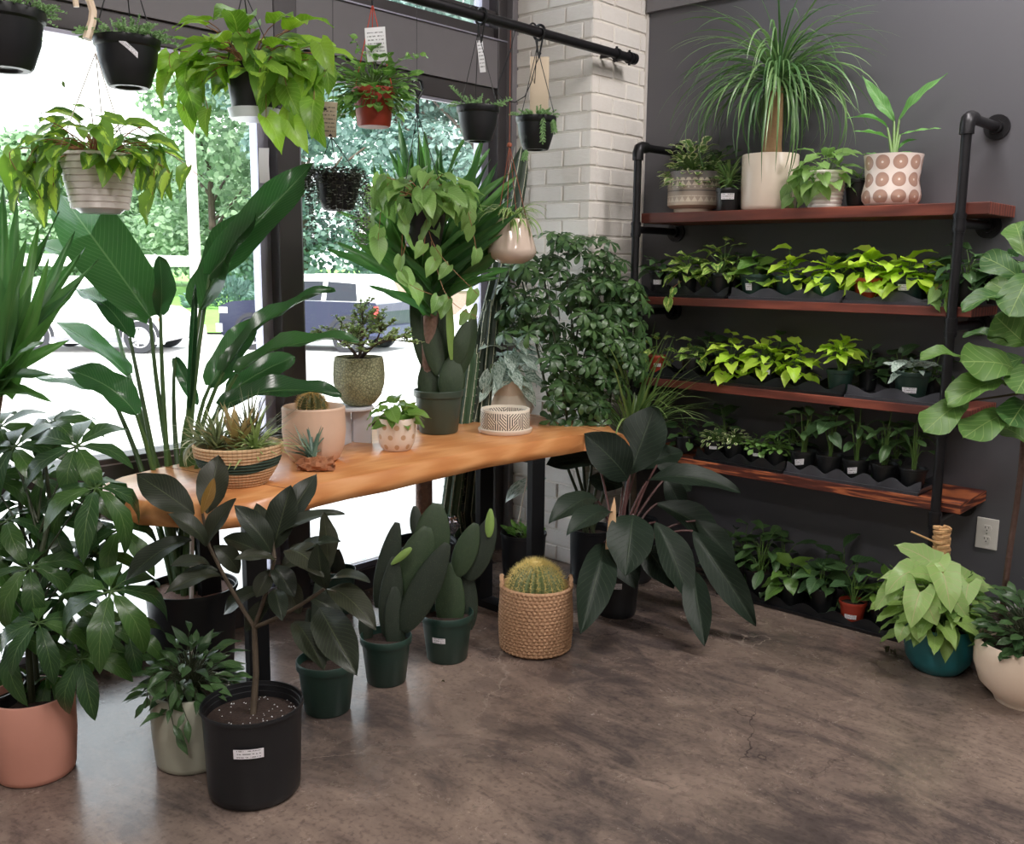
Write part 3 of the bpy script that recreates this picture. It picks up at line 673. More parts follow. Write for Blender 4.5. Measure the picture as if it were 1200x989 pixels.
m_.build('grille_emblem', CHROME, t, False); plate('front_bumper', 4.9*k, 5.12*k, .4, .6, CHROME, -.9, .95)
# second white car glimpsed by the jamb
D = 18; tail = sg((532-600)/FPX*D, D); nose = sg((640-600)/FPX*D+1.6, D+2.5); hd = (nose-tail).normalized(); k = .95
t, q, plate = car('parked_sedan', 'white and red car end glimpsed between yucca and window jamb', tail, hd, WPAINT, 4.3, 1.5, .9,
    [(x*k, z) for x, z in [(.1, .35), (0, .6), (.05, .95), (.9, 1.0), (3.3, .95), (4.1, .85), (4.42, .7), (4.5, .4), (.3, .25)]], [(x*k, z) for x, z in [(.6, .95), (1.1, 1.4), (2.4, 1.45), (3.2, .95)]],
    [[(x*k, z) for x, z in [(1.0, 1.02), (1.25, 1.34), (1.9, 1.36), (1.9, 1.02)]]], [.8*k, 3.6*k], .33, CG)
plate('tail_lamp', 0, .35*k, .6, .85, plain('red_lamp', (206, 60, 60), .3))

# ================================================================ TABLE
TZ = .78; TT = .075
TW = m_wood('honey_maple', (190, 124, 74), (200, 136, 84), (212, 152, 100), (16, 1.4, 16), .3, 8, 7)
t = thing('live_edge_table', 'honey coloured live edge slab table on black steel frames by the window', 'table', (-2.85, 2.4, 0))
outline = [(-2.92, 1.30), (-3.05, 1.36), (-3.12, 1.46), (-3.17, 1.62), (-3.2, 1.8), (-3.24, 2.2), (-3.27, 2.6), (-3.3, 3.0), (-3.31, 3.25), (-3.27, 3.42), (-3.12, 3.50), (-2.9, 3.52), (-2.72, 3.515), (-2.6, 3.50),
           (-2.52, 3.42), (-2.43, 3.37), (-2.435, 3.33), (-2.48, 3.29), (-2.53, 3.24), (-2.565, 3.17), (-2.59, 2.95), (-2.62, 2.7), (-2.61, 2.5), (-2.60, 2.3), (-2.585, 2.15), (-2.59, 2.0), (-2.58, 1.85), (-2.55, 1.72), (-2.53, 1.58), (-2.56, 1.48), (-2.66, 1.42), (-2.8, 1.34)]
cen = V((-2.9, 2.4, 0)); n = len(outline); m = MB(); layers = [(0, TZ), (.006, TZ-.004), (.012, TZ-.012), (.03, TZ-.04), (.032, TZ-.055), (.018, TZ-TT)]
vs = []
for k, (e, z) in enumerate(layers):
    for i, (x, y) in enumerate(outline):
        p0 = V(outline[i-1]+(0,)); p1 = V(outline[(i+1) % n]+(0,)); tg = (p1-p0).normalized(); nn = V((tg.y, -tg.x, 0))
        if nn.dot(V((x, y, 0))-cen) < 0: nn = -nn
        j = e + (.006*pnoise(V((x*6, y*6, k*1.3))) if k > 1 else 0); vs.append((x+nn.x*j, y+nn.y*j, z))
fs = [tuple(range(n))[::-1], tuple((len(layers)-1)*n+i for i in range(n))]
for k in range(len(layers)-1): fs += [(k*n+i, k*n+(i+1) % n, (k+1)*n+(i+1) % n, (k+1)*n+i) for i in range(n)]
m.add(vs, fs); o = m.build('tabletop', TW, t, True, 50)
JL = plain('joint_line', (120, 66, 36), .6)
for (a, b) in (((-2.55, 1.76), (-3.19, 1.64)), ((-3.12, 3.49), (-2.45, 3.34))):
    a_, b_ = V(a+(TZ,)), V(b+(TZ,)); dd = (b_-a_).normalized().cross(V((0, 0, 1)))*.0018; m = MB(); m.add([a_-dd, a_+dd, b_+dd, b_-dd]+[v+V((0, 0, .0008)) for v in (a_-dd, a_+dd, b_+dd, b_-dd)], [(4, 5, 6, 7), (0, 1, 5, 4), (1, 2, 6, 5), (2, 3, 7, 6), (3, 0, 4, 7)]); m.build('seam', JL, t, False)
for Y, xa, xb in ((2.93, -2.89, -2.56), (1.69, -3.07, -2.74)):
    z1 = TZ-TT
    fo = boxobj('leg_frame', (xa, Y, 0), (xb, Y+.08, .03), STEEL, t, .002)
    boxobj('top_bar', (xa, Y, z1-.012), (xb, Y+.08, z1), STEEL, fo)
    for x in (xa, xb-.03): boxobj('leg', (x, Y, .03), (x+.03, Y+.08, z1-.012), STEEL, t, .002)

# ================================================================ SHELVING
SZ = [1.745, 1.361, .978, .618]; YF = 3.80
SW = m_wood('red_stained_pine', (80, 40, 33), (116, 58, 46), (146, 78, 60), (1.5, 12, 12), .45, 8, 7)
SW4 = m_wood('bright_grained_pine', (70, 34, 27), (108, 52, 38), (190, 108, 66), (3.0, 2.2, 34), .5, 9, 16)
lx, rx = ony(751, 200, YF).x+.0, ony(1132, 200, YF).x
t = thing('pipe_shelving', 'wall shelving of red stained boards in a black iron pipe frame', 'shelf', ((lx+rx)/2, WY, 0))
x0s = [lx+.005, lx-.0, lx-.0, lx-.0]; x1 = [ony(1160, 240, YF).x, ony(1137, 380, YF).x, ony(1105, 480, YF).x+.1, ony(1125, 600, YF).x]
for i, z in enumerate(SZ):
    z0 = z - (.045, .036, .036, .044)[i]
    boxobj('shelf_board', (lx+.01, YF+.0, z0), (x1[i], WY-.005, z), SW4 if i == 3 else SW, t, .003)
for px_ in (lx, rx):
    yp = YF-.026
    zb = 0.0 if px_ == rx else .0
    tubeobj('post', [(px_, yp, zb), (px_, yp, 2.02)], .0185, PIPE, t, seg=16)
    e = MB(); e.tube([V((px_, yp, 1.985)), V((px_, yp, 2.02)), V((px_, yp+.008, 2.038)), V((px_, yp+.028, 2.046)), V((px_, yp+.06, 2.046))], .026, None, 16); e.build('elbow', PIPE, t)
    tubeobj('arm', [(px_, yp+.05, 2.046), (px_, WY-.01, 2.046)], .0185, PIPE, t, seg=16)
    zz = [2.046] + [s-.075 for s in SZ]
    for k, z in enumerate(zz):
        if k:
            tubeobj('arm', [(px_, yp, z), (px_, WY-.01, z)], .0175, PIPE, t, seg=14)
            for a in (-.028, .02): tubeobj('collar', [(px_, yp, z+a+.0), (px_, yp, z+a+.012)], .0245, PIPE, t, seg=16)
            tubeobj('tee', [(px_, yp, z-.035), (px_, yp, z+.035)], .0225, PIPE, t, seg=16)
        f = MB(); f.tube([(px_, WY-.012, z), (px_, WY-.001, z)], .048, None, 24); f.tube([(px_, WY-.035, z), (px_, WY-.01, z)], .026, None, 16); fo = f.build('flange', PIPE, t)
        f = MB()
        for q in range(4): a = PI/4+q*PI/2; f.tube([(px_+.036*math.cos(a), WY-.0135, z+.036*math.sin(a)), (px_+.036*math.cos(a), WY-.012, z+.036*math.sin(a))], .005, None, 8)
        f.build('screw_hole', STEEL, fo)
    f = MB(); f.tube([(px_, yp, 0), (px_, yp, .012)], .048, None, 24); f.build('floor_flange', PIPE, t)

def tray(x0, x1, z, Y, n, mat, label, dep=.24, h=.022, scal=.030, name='nursery_tray', grp='plastic carrying trays for small pots'):
    m = MB(); N = n*10
    for (yy, dy) in ((Y, 1), (Y+dep, -1)):
        vs = []
        for i in range(N+1):
            t_ = i/N; x = x0+(x1-x0)*t_; c = abs(math.cos(PI*n*t_)); hh = h + scal*c**1.6
            vs += [(x, yy-.012*dy, z+.002), (x, yy+.006*dy, z+h*.4), (x, yy+.012*dy, z+hh), (x, yy+.016*dy, z+hh), (x, yy+.02*dy, z+.006)]
        m.add(vs, [(i*5+k, i*5+5+k, i*5+6+k, i*5+1+k) for i in range(N) for k in range(4)])
    for x in (x0, x1-.004): m.box((x, Y, z+.002), (x+.004, Y+dep, z+h))
    m.box((x0, Y-.012, z+.001), (x1, Y+dep+.012, z+.006))
    m.box((x0, Y-.016, z+.0), (x1, Y-.006, z+.012))
    o = m.build(name, mat, None, True, 40); tag(o, label, 'tray', grp); return o
TRB = plain('black_tray_plastic', (24, 25, 28), .3); TRG = plain('grey_tray_plastic', (66, 66, 72), .28, .1)
YT = YF+.03
def sx(px, i=None, Y=YT, y=None): return ony(px, y or 300, Y).x

# ---------------------------------------------------------------- leaf kits
NEON = leafmat('neon_pothos_leaf', (168, 206, 62), (196, 222, 88), (190, 220, 110), trans=.3, veins=6)
POTH = leafmat('green_pothos_leaf', (84, 122, 56), (112, 148, 64), (130, 160, 90), trans=.25)
MARB = leafmat('marbled_pothos_leaf', (88, 132, 62), (120, 158, 70), None, style='marble', c3=(206, 218, 130), trans=.25)
BRAS = leafmat('lime_streaked_leaf', (82, 120, 60), (118, 156, 66), None, style='streak', c3=(178, 208, 92), trans=.35)
BRASB = leafmat('bright_lime_leaf', (98, 138, 54), (140, 176, 68), (160, 190, 96), trans=.4)
HEART = leafmat('heart_leaf_green', (108, 144, 80), (136, 168, 96), (150, 180, 120), trans=.35)
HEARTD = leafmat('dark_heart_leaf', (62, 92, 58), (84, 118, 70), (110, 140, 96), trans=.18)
SILV = leafmat('silver_leaf', (104, 132, 118), (130, 156, 140), (200, 210, 200), style='silver', c3=(196, 210, 202), trans=.15)
PHIL = leafmat('dark_philodendron_leaf', (24, 34, 27), (34, 46, 36), (66, 78, 60), rib=.018, veins=12, trans=.1, veinmix=.3, rough=.45, spec=.25)
RUBB = leafmat('rubber_plant_leaf', (30, 38, 28), (44, 46, 34), (96, 104, 72), rib=.016, veins=16, trans=.1, veinmix=.22, rough=.36, spec=.3)
RUBR = leafmat('rubber_leaf_back', (120, 92, 48), (134, 100, 52), (150, 120, 80), trans=.3)
BIRD = leafmat('bird_of_paradise_leaf', (36, 66, 38), (52, 88, 46), (110, 138, 92), rib=.02, veins=22, trans=.3, veinmix=.22, rough=.2)
SCHB = leafmat('umbrella_tree_leaf', (40, 70, 38), (66, 98, 46), (120, 144, 88), rib=.025, veins=9, trans=.22, veinmix=.25, rough=.28)
SCHS = leafmat('dwarf_umbrella_leaf', (48, 76, 46), (82, 112, 64), (100, 130, 84), rib=.04, veins=1, trans=.2, veinmix=.2)
YUCC = leafmat('yucca_leaf', (56, 96, 54), (88, 132, 66), (120, 150, 90), rib=.03, veins=1, trans=.3, veinmix=.15)
FIG = leafmat('fiddle_leaf', (52, 88, 42), (88, 120, 58), (140, 162, 98), rib=.018, veins=7, trans=.22, veinmix=.35, rough=.42, spec=.3)
SYNG = leafmat('pale_arrowhead_leaf', (132, 170, 98), (172, 200, 126), (206, 190, 150), rib=.03, veins=7, trans=.25, veinmix=.3)
SMALLD = leafmat('small_dark_leaf', (48, 76, 46), (74, 104, 60), (100, 130, 84), trans=.2, rough=.3)
SEDUM = leafmat('sedum_leaf', (120, 158, 104), (160, 190, 140), trans=.2, rough=.5)
HEARTS = leafmat('string_of_hearts_leaf', (66, 66, 62), (104, 110, 100), trans=.1)
VARI = leafmat('cream_edged_leaf', (84, 124, 64), (116, 150, 78), None, style='edge', c3=(224, 226, 180), trans=.2)
SPID = leafmat('spider_plant_leaf', (92, 132, 66), (120, 156, 84), None, style='edge', c3=(206, 216, 160), trans=.3)
AIRL = leafmat('air_plant_leaf', (108, 122, 88), (156, 166, 122), trans=.15, rough=.6); AIRT = leafmat('tan_air_plant_leaf', (160, 136, 92), (184, 160, 116), trans=.2, rough=.6)
GRASS = leafmat('grassy_leaf', (84, 116, 66), (136, 160, 98), trans=.25); PALM = leafmat('ponytail_leaf', (72, 108, 66), (120, 150, 98), trans=.22)
HOYA = leafmat('small_round_leaf', (84, 128, 62), (124, 164, 84), (150, 180, 110), trans=.3, veins=1)
STRIP = leafmat('striped_leaf', (54, 84, 50), (78, 108, 62), (112, 140, 88), veins=14, trans=.2, veinmix=.4)
def m_cactus(name, a, b, dots=True):
    n = NT(name); co = n.co(); f = n.noise(9, 4, co); col = n.mix(f, srgb(a), srgb(b))
    vo = n.n('TexVoronoi'); vo.inputs['Scale'].default_value = 42; n.t.links.new(co, vo.inputs['Vector'])
    if dots: col = n.mix(n.mth('MULTIPLY', n.step(vo.outputs['Distance'], .16, .1), .55), col, srgb((150, 150, 120)))
    n.set(col, .5); n.bump(f, .2, .005); MATS[name] = n.m; return n.m
PAD = m_cactus('prickly_pear_skin', (36, 54, 34), (54, 72, 44)); PADY = m_cactus('young_pad_skin', (110, 142, 70), (136, 164, 84)); PADD = m_cactus('dark_pad_skin', (24, 36, 27), (36, 48, 34))
CER = m_cactus('column_cactus_skin', (52, 78, 54), (78, 104, 74), False); CERD = m_cactus('dark_column_skin', (34, 48, 38), (50, 66, 48), False)
AREO = plain('pale_spines', (196, 198, 176), .8); SPINE = plain('straw_spines', (216, 196, 124), .6); WOOL = plain('cream_wool', (224, 200, 130), .95, 0, .2, 80, .5)

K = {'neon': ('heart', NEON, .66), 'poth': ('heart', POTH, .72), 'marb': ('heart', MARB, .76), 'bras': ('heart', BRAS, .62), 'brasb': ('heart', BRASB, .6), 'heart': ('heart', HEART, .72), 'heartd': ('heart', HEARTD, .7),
     'silv': ('heart', SILV, .55), 'stripe': ('ellipse', STRIP, .4), 'darke': ('ellipse', SMALLD, .42), 'darkl': ('lance', SMALLD, .34), 'hoya': ('ellipse', HOYA, .7), 'vari': ('ellipse', VARI, .55), 'syng': ('arrow', SYNG, .72), 'lanceg': ('lance', POTH, .4)}

# ================================================================ SHELF PLANTS
ROWN = ['on the top shelf', 'on the second shelf', 'on the third shelf', 'on the lowest shelf', 'on the floor under the shelves']
SB = plain('shelf_black_pot', (26, 28, 30), .4)
def shelf_plant(name, label, px_, shelf, wpx, hpx, kit, n, size, reach, h, mat=GREENP, kind='nursery', dy=.0, z0=.012, lo=-25, st=None, droop=.35, stem=STEMG, up=.0, group=None, hi=80, lod=1):
    z = (SZ+[0.0])[shelf]; Y = YT + .045 + dy; y_ = 500
    b = ony(px_, CY, Y); # x from the column, height from the shelf
    for _ in range(3):
        dd = V((b.x, Y, z)) - O; yy = CY - FPX*dd.dot(UP)/dd.dot(FW); b = ony(px_, yy, Y)
    D = depth((b.x, Y, z)); r = wpx/2*D/FPX; hh = hpx*D/FPX; base = V((b.x, Y+r*.3, z+z0))
    t = thing(name, label, 'potted plant', base, group)
    pot(t, kind, base, r, r*.74, hh, mat, sticker=st, seg=28)
    c = base + V((0, 0, hh*.95 + up)); bush(t, c, reach, h, n, kit, size, lo, base+V((0, 0, hh*.85)), stem, droop, hi=hi, lod=lod)
    return t, base, r, hh
G2 = 'small potted plants on the second shelf'; G3 = 'small potted plants on the third shelf'; G4 = 'small potted plants on the lowest shelf'; GF = 'potted plants on the floor under the shelves'
shelf_plant('potted_pothos', 'dark green trailing plant in a black pot with a price sticker, leftmost on second shelf', 768, 1, 22, 27, K['heartd'], 15, .075, .085, .075, SB, group=G2, st=(0, .5, .04, .022), dy=-.0)
shelf_plant('potted_pothos', 'cream marbled pothos with one vine dangling over the second shelf edge', 803, 1, 24, 26, K['marb'], 26, .075, .095, .10, SB, group=G2)
t_, b_, r_, h_ = shelf_plant('potted_pothos', 'tall bushy marbled pothos, third from the left on second shelf', 842, 1, 24, 26, K['marb'], 26, .072, .10, .15, SB, group=G2, up=.02)
shelf_plant('potted_pothos', 'mid green heart leaved plant in a wide dark green pot under the cream cylinder', 882, 1, 38, 26, K['poth'], 17, .09, .08, .12, GREENP, group=G2, st=(-.5, .45, .03, .03))
shelf_plant('potted_pothos', 'neon yellow pothos in dark green pot right of the mid green one, second shelf', 922, 1, 36, 26, K['neon'], 22, .085, .075, .12, GREENP, group=G2)
shelf_plant('potted_pothos', 'neon pothos in a faded green pot, next left of the terracotta red one, second shelf', 965, 1, 36, 26, K['neon'], 20, .088, .075, .12, plain('faded_green_plastic', (46, 82, 62), .4), group=G2)
shelf_plant('potted_pothos', 'neon pothos in the terracotta red pot on the second shelf', 1014, 1, 36, 26, K['neon'], 28, .088, .085, .13, TERRAP, group=G2, st=(.15, .5, .05, .022))
shelf_plant('potted_pothos', 'neon pothos with slightly greener leaves in dark pot with sticker, rightmost neon on second shelf', 1062, 1, 42, 28, K['neon'], 30, .085, .10, .12, plain('deep_green_pot', (28, 46, 44), .4), group=G2, st=(-.35, .6, .045, .024))
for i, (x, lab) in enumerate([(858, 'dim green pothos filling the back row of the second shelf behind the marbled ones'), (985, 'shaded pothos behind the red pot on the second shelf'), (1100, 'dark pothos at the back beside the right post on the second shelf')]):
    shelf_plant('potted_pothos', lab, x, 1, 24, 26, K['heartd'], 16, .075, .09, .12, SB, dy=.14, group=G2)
t_, b_, r_, h_ = shelf_plant('potted_philodendron', 'heart leaf philodendron straddling the right iron post on second shelf', 1128, 1, 36, 34, K['heartd'], 26, .082, .12, .11, SB, dy=-.01, lo=-50, group=G2, up=.01)
for dx in (-.05, -.02): vine(t_, [b_+V((dx, -.03, .09)), b_+V((dx*1.6, -.09, .05)), b_+V((dx*1.8, -.1, -.01))], 3, K['heart'], .07)
shelf_plant('potted_philodendron', 'leafy dark pothos at the far right end of the second shelf board', 1168, 1, 36, 34, K['heartd'], 24, .085, .12, .10, SB, dy=.05, lo=-40, group=G2)
vt = [o for o in bpy.data.objects if o.name.startswith('potted_pothos')][1]; b_ = V(vt.location)
vine(vt, [b_+V((.0, 0, .08)), b_+V((-.02, -.09, .03)), b_+V((-.035, -.10, -.035))], 3, K['marb'], .062)
# third shelf
shelf_plant('potted_pothos', 'dim variegated plant in a small red brown pot, left end of the third shelf', 768, 2, 22, 22, K['marb'], 14, .06, .085, .12, TERRAP, group=G3, st=(0, .5, .035, .016))
shelf_plant('potted_pothos', 'cream splashed pothos hanging over its black pot, second from left on third shelf', 808, 2, 26, 24, K['marb'], 15, .065, .085, .085, SB, group=G3)
shelf_plant('potted_pothos', 'neon pothos drooping widest over the tray edge, leftmost neon on third shelf', 853, 2, 30, 26, K['neon'], 34, .088, .105, .13, SB, group=G3, lo=-55, st=(.2, .6, .035, .02))
shelf_plant('potted_pothos', 'neon pothos second from left among the neon ones on third shelf', 893, 2, 30, 26, K['neon'], 28, .082, .085, .13, SB, group=G3, lo=-30, st=(.1, .6, .035, .02))
shelf_plant('potted_pothos', 'neon pothos third from left among the neon ones on third shelf', 932, 2, 30, 26, K['neon'], 26, .082, .085, .13, SB, group=G3, lo=-40, st=(-.2, .55, .04, .024))
shelf_plant('potted_pothos', 'pale neon pothos on many bare stems in dark green pot, third shelf', 981, 2, 32, 26, K['neon'], 24, .075, .075, .10, GREENP, group=G3, lo=0, up=.045)
shelf_plant('potted_satin_vine', 'silver leaved plant in a wide dark green pot with sticker in the grey scalloped tray', 1064, 2, 42, 32, K['silv'], 11, .09, .085, .065, GREENP, group=G3, lo=-10, st=(-.1, .35, .055, .022))
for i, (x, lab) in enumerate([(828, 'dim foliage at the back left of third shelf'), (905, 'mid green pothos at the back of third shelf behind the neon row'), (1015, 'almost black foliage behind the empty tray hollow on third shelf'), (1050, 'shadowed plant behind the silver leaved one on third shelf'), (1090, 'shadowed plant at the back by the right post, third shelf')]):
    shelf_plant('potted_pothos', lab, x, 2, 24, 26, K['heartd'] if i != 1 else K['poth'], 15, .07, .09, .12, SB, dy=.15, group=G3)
# lowest shelf
G4K = K['darke']
for i, (x, kit, n, s, rr, hh, lab, lo, up) in enumerate([
    (800, K['heartd'], 14, .07, .09, .13, 'dark trailing plant at the left end of the lowest shelf', -30, 0),
    (833, K['vari'], 40, .028, .06, .055, 'tiny cream variegated plant, leftmost of the small ones on lowest shelf', -20, 0),
    (858, K['vari'], 46, .03, .07, .06, 'brightest cream variegated cushion plant on lowest shelf', -20, .01),
    (884, K['hoya'], 38, .036, .065, .055, 'low mid green small leaved plant with sticker, lowest shelf', -20, 0),
    (908, K['hoya'], 34, .036, .06, .07, 'taller green small leaved plant beside the grey tray start, lowest shelf', -10, 0)]):
    shelf_plant('potted_seedling', lab, x, 3, 25, 20, kit, n, s, rr, hh, SB, group=G4, lo=lo, up=up, st=(0, .6, .035, .014) if i in (1, 3) else None, lod=0)
for i, (x, lab) in enumerate([(938, 'tall stemmed dark green plant with slipping sticker, leftmost in the grey tray'), (969, 'tall stemmed plant touching the shelf above, second in the grey tray'), (1000, 'plant with a long striped arching leaf and tilted sticker, third in the grey tray'), (1033, 'tall plant with thin crossing stems, fourth in the grey tray'), (1067, 'tall plant on thick pale stems, rightmost in the grey tray')]):
    shelf_plant('potted_alocasia', lab, x, 3, 32, 24, K['stripe'] if i != 1 else K['heartd'], 11, .09, .085, .20, SB, group=G4, lo=15, up=.02, droop=.75, st=(-.3+.3*(i % 2), .5, .04, .026, .2) if i in (0, 2) else None)
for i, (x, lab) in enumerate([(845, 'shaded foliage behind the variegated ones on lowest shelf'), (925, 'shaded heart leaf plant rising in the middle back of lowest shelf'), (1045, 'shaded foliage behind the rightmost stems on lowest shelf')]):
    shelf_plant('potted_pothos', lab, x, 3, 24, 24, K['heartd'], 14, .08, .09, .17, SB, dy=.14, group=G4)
# floor row
for i, (x, kit, n, s, rr, hh, lab, lo, up, mat, w) in enumerate([
    (848, K['darkl'], 22, .11, .12, .2, 'dark leafy plant at the left end of the floor tray', -10, 0, SB, 36),
    (888, K['stripe'], 24, .10, .12, .24, 'bushy plant on many pale stems in a black floor pot', -5, .03, SB, 40),
    (925, K['poth'], 15, .10, .11, .13, 'plant with one bright drooping leaf over the floor tray edge', -40, 0, SB, 34),
    (960, K['heartd'], 15, .10, .11, .16, 'dark round leaved plant in the middle of the floor tray', -15, 0, SB, 34),
    (1032, K['poth'], 14, .09, .08, .15, 'dim plant in a tipped black pot left of the teal pot', -10, 0, SB, 34)]):
    shelf_plant('potted_foliage', lab, x, 4, w, 30, kit, n, s, rr, hh, mat, group=GF, lo=lo, up=up, dy=.03)
t_, b_, r_, h_ = shelf_plant('potted_foliage', 'sparse plant with long bare stems in a small red pot with sticker, on the floor tray', 996, 4, 32, 25, K['heartd'], 6, .11, .10, .17, TERRAP, group=GF, lo=5, up=.03, st=(-.15, .35, .05, .02), dy=.0)
m = MB()
for a, b, c in ((-.02, .26, .0), (.05, .24, -.02), (.0, .17, .01), (.09, .19, .0)): m.tube([b_+V((0, 0, .07)), b_+V((a*.5, c, b*.6)), b_+V((a+.03, c, b))], .004, .0022, 6)
m.build('bare_stem', STEMG, t_)
for i, (x, lab) in enumerate([(868, 'shadowed foliage against the wall, left under the lowest shelf'), (915, 'shadowed foliage against the wall, middle under the lowest shelf'), (985, 'shadowed foliage against the wall, right under the lowest shelf')]):
    shelf_plant('potted_foliage', lab, x, 4, 36, 30, K['darke'], 18, .10, .10, .22, SB, dy=.10, group=GF)
# trays
for a, b, z, nn, mt, lab in [(752, 853, 1, 4, TRB, 'black tray at the left end of the second shelf'), (857, 988, 1, 3, TRG, 'grey tray under the first two neon plants on second shelf'), (991, 1112, 1, 2, TRG, 'grey tray holding the terracotta red pot on second shelf'),
                             (752, 836, 2, 3, TRB, 'black tray at the left end of third shelf'), (840, 990, 2, 4, TRB, 'black tray under the neon row of third shelf'), (993, 1103, 2, 2, TRG, 'grey scalloped tray with an empty hollow on third shelf'),
                             (815, 919, 3, 4, TRB, 'black tray of tiny plants on lowest shelf'), (921, 1080, 3, 5, TRG, 'long grey tray of tall stemmed plants on lowest shelf'), (840, 1056, 4, 6, TRB, 'long black tray on the floor below the shelves')]:
    z_ = (SZ+[0.0])[z]; yrow = [0, 345, 455, 560, 720][z]; tray(ony(a, yrow, YT).x, ony(b, yrow, YT).x, z_+.001, YT-.01 if z < 4 else YT-.0, nn, mt, lab)

# ---- top shelf
def topshelf(px_, r, h, dy=0):
    Y = YF+.03+r+dy; b = ony(px_, 245, Y); return V((b.x, Y, SZ[0]+.001))
Dt = 4.7
def patt1(n, th, z):
    a = fr(n, th, 26); b = fr(n, z, 42); tri = n.mth('GREATER_THAN', n.mth('ABSOLUTE', a), n.mth('MULTIPLY', n.mth('ADD', b, .5), .5))
    band = n.mth('ADD', n.mth('MULTIPLY', n.mth('GREATER_THAN', z, .11), n.mth('LESS_THAN', z, .155)), n.mth('MULTIPLY', n.mth('GREATER_THAN', z, .045), n.mth('LESS_THAN', z, .075)))
    col = n.mix(n.step(z, .03, .17), srgb((196, 176, 158)), srgb((120, 112, 112)))
    col = n.mix(n.mth('MULTIPLY', n.mth('MULTIPLY', band, tri), .8), col, srgb((226, 214, 198)))
    ln = n.mth('LESS_THAN', n.mth('ABSOLUTE', n.mth('SUBTRACT', z, .098)), .003); return n.mix(n.mth('MULTIPLY', ln, .8), col, srgb((90, 84, 84)))
Dt = depth(topshelf(812, .1, 0)); r = 30*Dt/FPX; h = 47*Dt/FPX; b = topshelf(812, r, h)
t = thing('potted_peperomia', 'cream edged bushy peperomia in a banded grey stoneware planter, top shelf left end', 'potted plant', b)
lathe('pot', [(0, 0), (r*.72, 0), (r*.74, .012), (r*.74, .02), (r*.9, .024), (r, .034), (r, h*.99), (r*.98, h), (r*.94, h), (r*.93, h*.9), (0, h*.6)], m_cyl('banded_stoneware', None, patt1), t, b, 48)
lathe('soil', [(0, 0), (r*.93, 0)], SOIL, t, b+V((0, 0, h*.88)), 24)
bush(t, b+V((-.01, 0, h*.93)), .14, .17, 150, ('ellipse', VARI, .8), .05, -20, b+V((0, 0, h*.9)), STEMG, .1, lod=0)
bush(t, b+V((.10, .05, h*.9)), .10, .15, 40, K['darke'], .05, -10, b+V((.05, 0, h*.9)), STEMG, .1, lod=0)
Dt = depth(topshelf(852, .1, 0)); r = 14*Dt/FPX; h = 26*Dt/FPX; b = topshelf(852, r, h, -.01)
t = thing('potted_spurge', 'small spiky green plant in a black pot with sticker on the top shelf', 'potted plant', b)
pot(t, 'nursery', b, r, r*.85, h, SB, sticker=(0, .62, .06, .026)); tubeobj('stem', [b+V((0, 0, h*.8)), b+V((.0, 0, h*1.45))], .014, STEMG, t, .02, 10, wob=lambda q: 1+.15*math.sin(q*30))
m = MB()
for i in range(60): az = i*2.4; e = R.uniform(-.1, 1.3); m.blade(b+V((0, 0, h*(1.0+.5*R.random()))), az, e, .11*R.uniform(.7, 1.2), .012, .5, 5)
m.build('foliage', GRASS, t, kind='stuff')
# ponytail palm
Dt = depth(topshelf(900, .1, 0)); r = 32.5*Dt/FPX; h = 64*Dt/FPX; b = topshelf(900, r, h)
t = thing('ponytail_palm', 'ponytail palm with a fountain of thin leaves in a tall cream cylinder pot, top shelf', 'potted plant', b)
pot(t, 'cylinder', b, r, r*.97, h, CREAM, soilz=.94)
tk = b+V((0, 0, h*.93)); tubeobj('trunk', [tk+V((0, 0, 0)), tk+V((.005, 0, .06)), tk+V((.01, 0, .14)), tk+V((.012, 0, .24)), tk+V((.015, 0, .30))], .045, plain('palm_trunk', (150, 118, 84), .8, 0, .3, 30, .4), t, .026, 14, wob=lambda q: 1+.25*max(0, .15-q)*4)
m = MB(); cr = tk+V((.015, 0, .30))
for i in range(300):
    az = R.uniform(0, 2*PI); s = R.random(); e = 1.45-s*1.5; l = R.uniform(.36, .66)*(.72 if math.sin(az) > .2 else 1)
    m.blade(cr+V((R.uniform(-.015, .015), R.uniform(-.015, .015), R.uniform(-.03, .04))), az, e, l, R.uniform(.007, .011), R.uniform(1.2, 2.9), 12, R.uniform(-1, 1))
for v in range(len(m.v)):
    if m.v[v][1] > WY-.02: m.v[v] = (m.v[v][0], WY-.02-(m.v[v][1]-WY)*.02, m.v[v][2])
m.build('foliage', PALM, t, kind='stuff')
# heartleaf in white ribbed pot
Dt = depth(topshelf(966, .1, 0)); r = 23*Dt/FPX; h = 42*Dt/FPX; b = topshelf(966, r, h, -.01)
t = thing('potted_philodendron', 'heart leaf philodendron spilling from a white ridged cup on top shelf', 'potted plant', b)
RIDW = plain('white_ridged_glaze', (226, 216, 212), .45, 0, .04)
pr = [(0, 0), (r*.78, 0)]
for i in range(9): z = h*(i+.5)/9; rr = r*(.80+.2*(i+.5)/9); pr += [(rr*.975, z-h*.045), (rr*1.015, z-h*.02), (rr*1.015, z+h*.02), (rr*.975, z+h*.045)]
pr += [(r*.95, h), (r*.9, h*.9), (0, h*.6)]
lathe('pot', pr, RIDW, t, b, 40); lathe('soil', [(0, 0), (r*.9, 0)], SOIL, t, b+V((0, 0, h*.9)), 24)
bush(t, b+V((0, 0, h*.92)), .13, .13, 34, K['heart'], .08, -35, b+V((0, 0, h*.9)), STEMG, .5)
for k in range(5):
    aa = -2.6 + k*.28; d = V((math.cos(aa), math.sin(aa)*.45, 0)); vine(t, [b+V((0, 0, h*.95))+d*.04, b+V((0, 0, h*1.0))+d*.13, b+V((0, 0, h*.6))+d*.17, b+V((0, 0, h*(.1+.1*k)))+d*.18], 5, K['heart'], .072, STEMG)
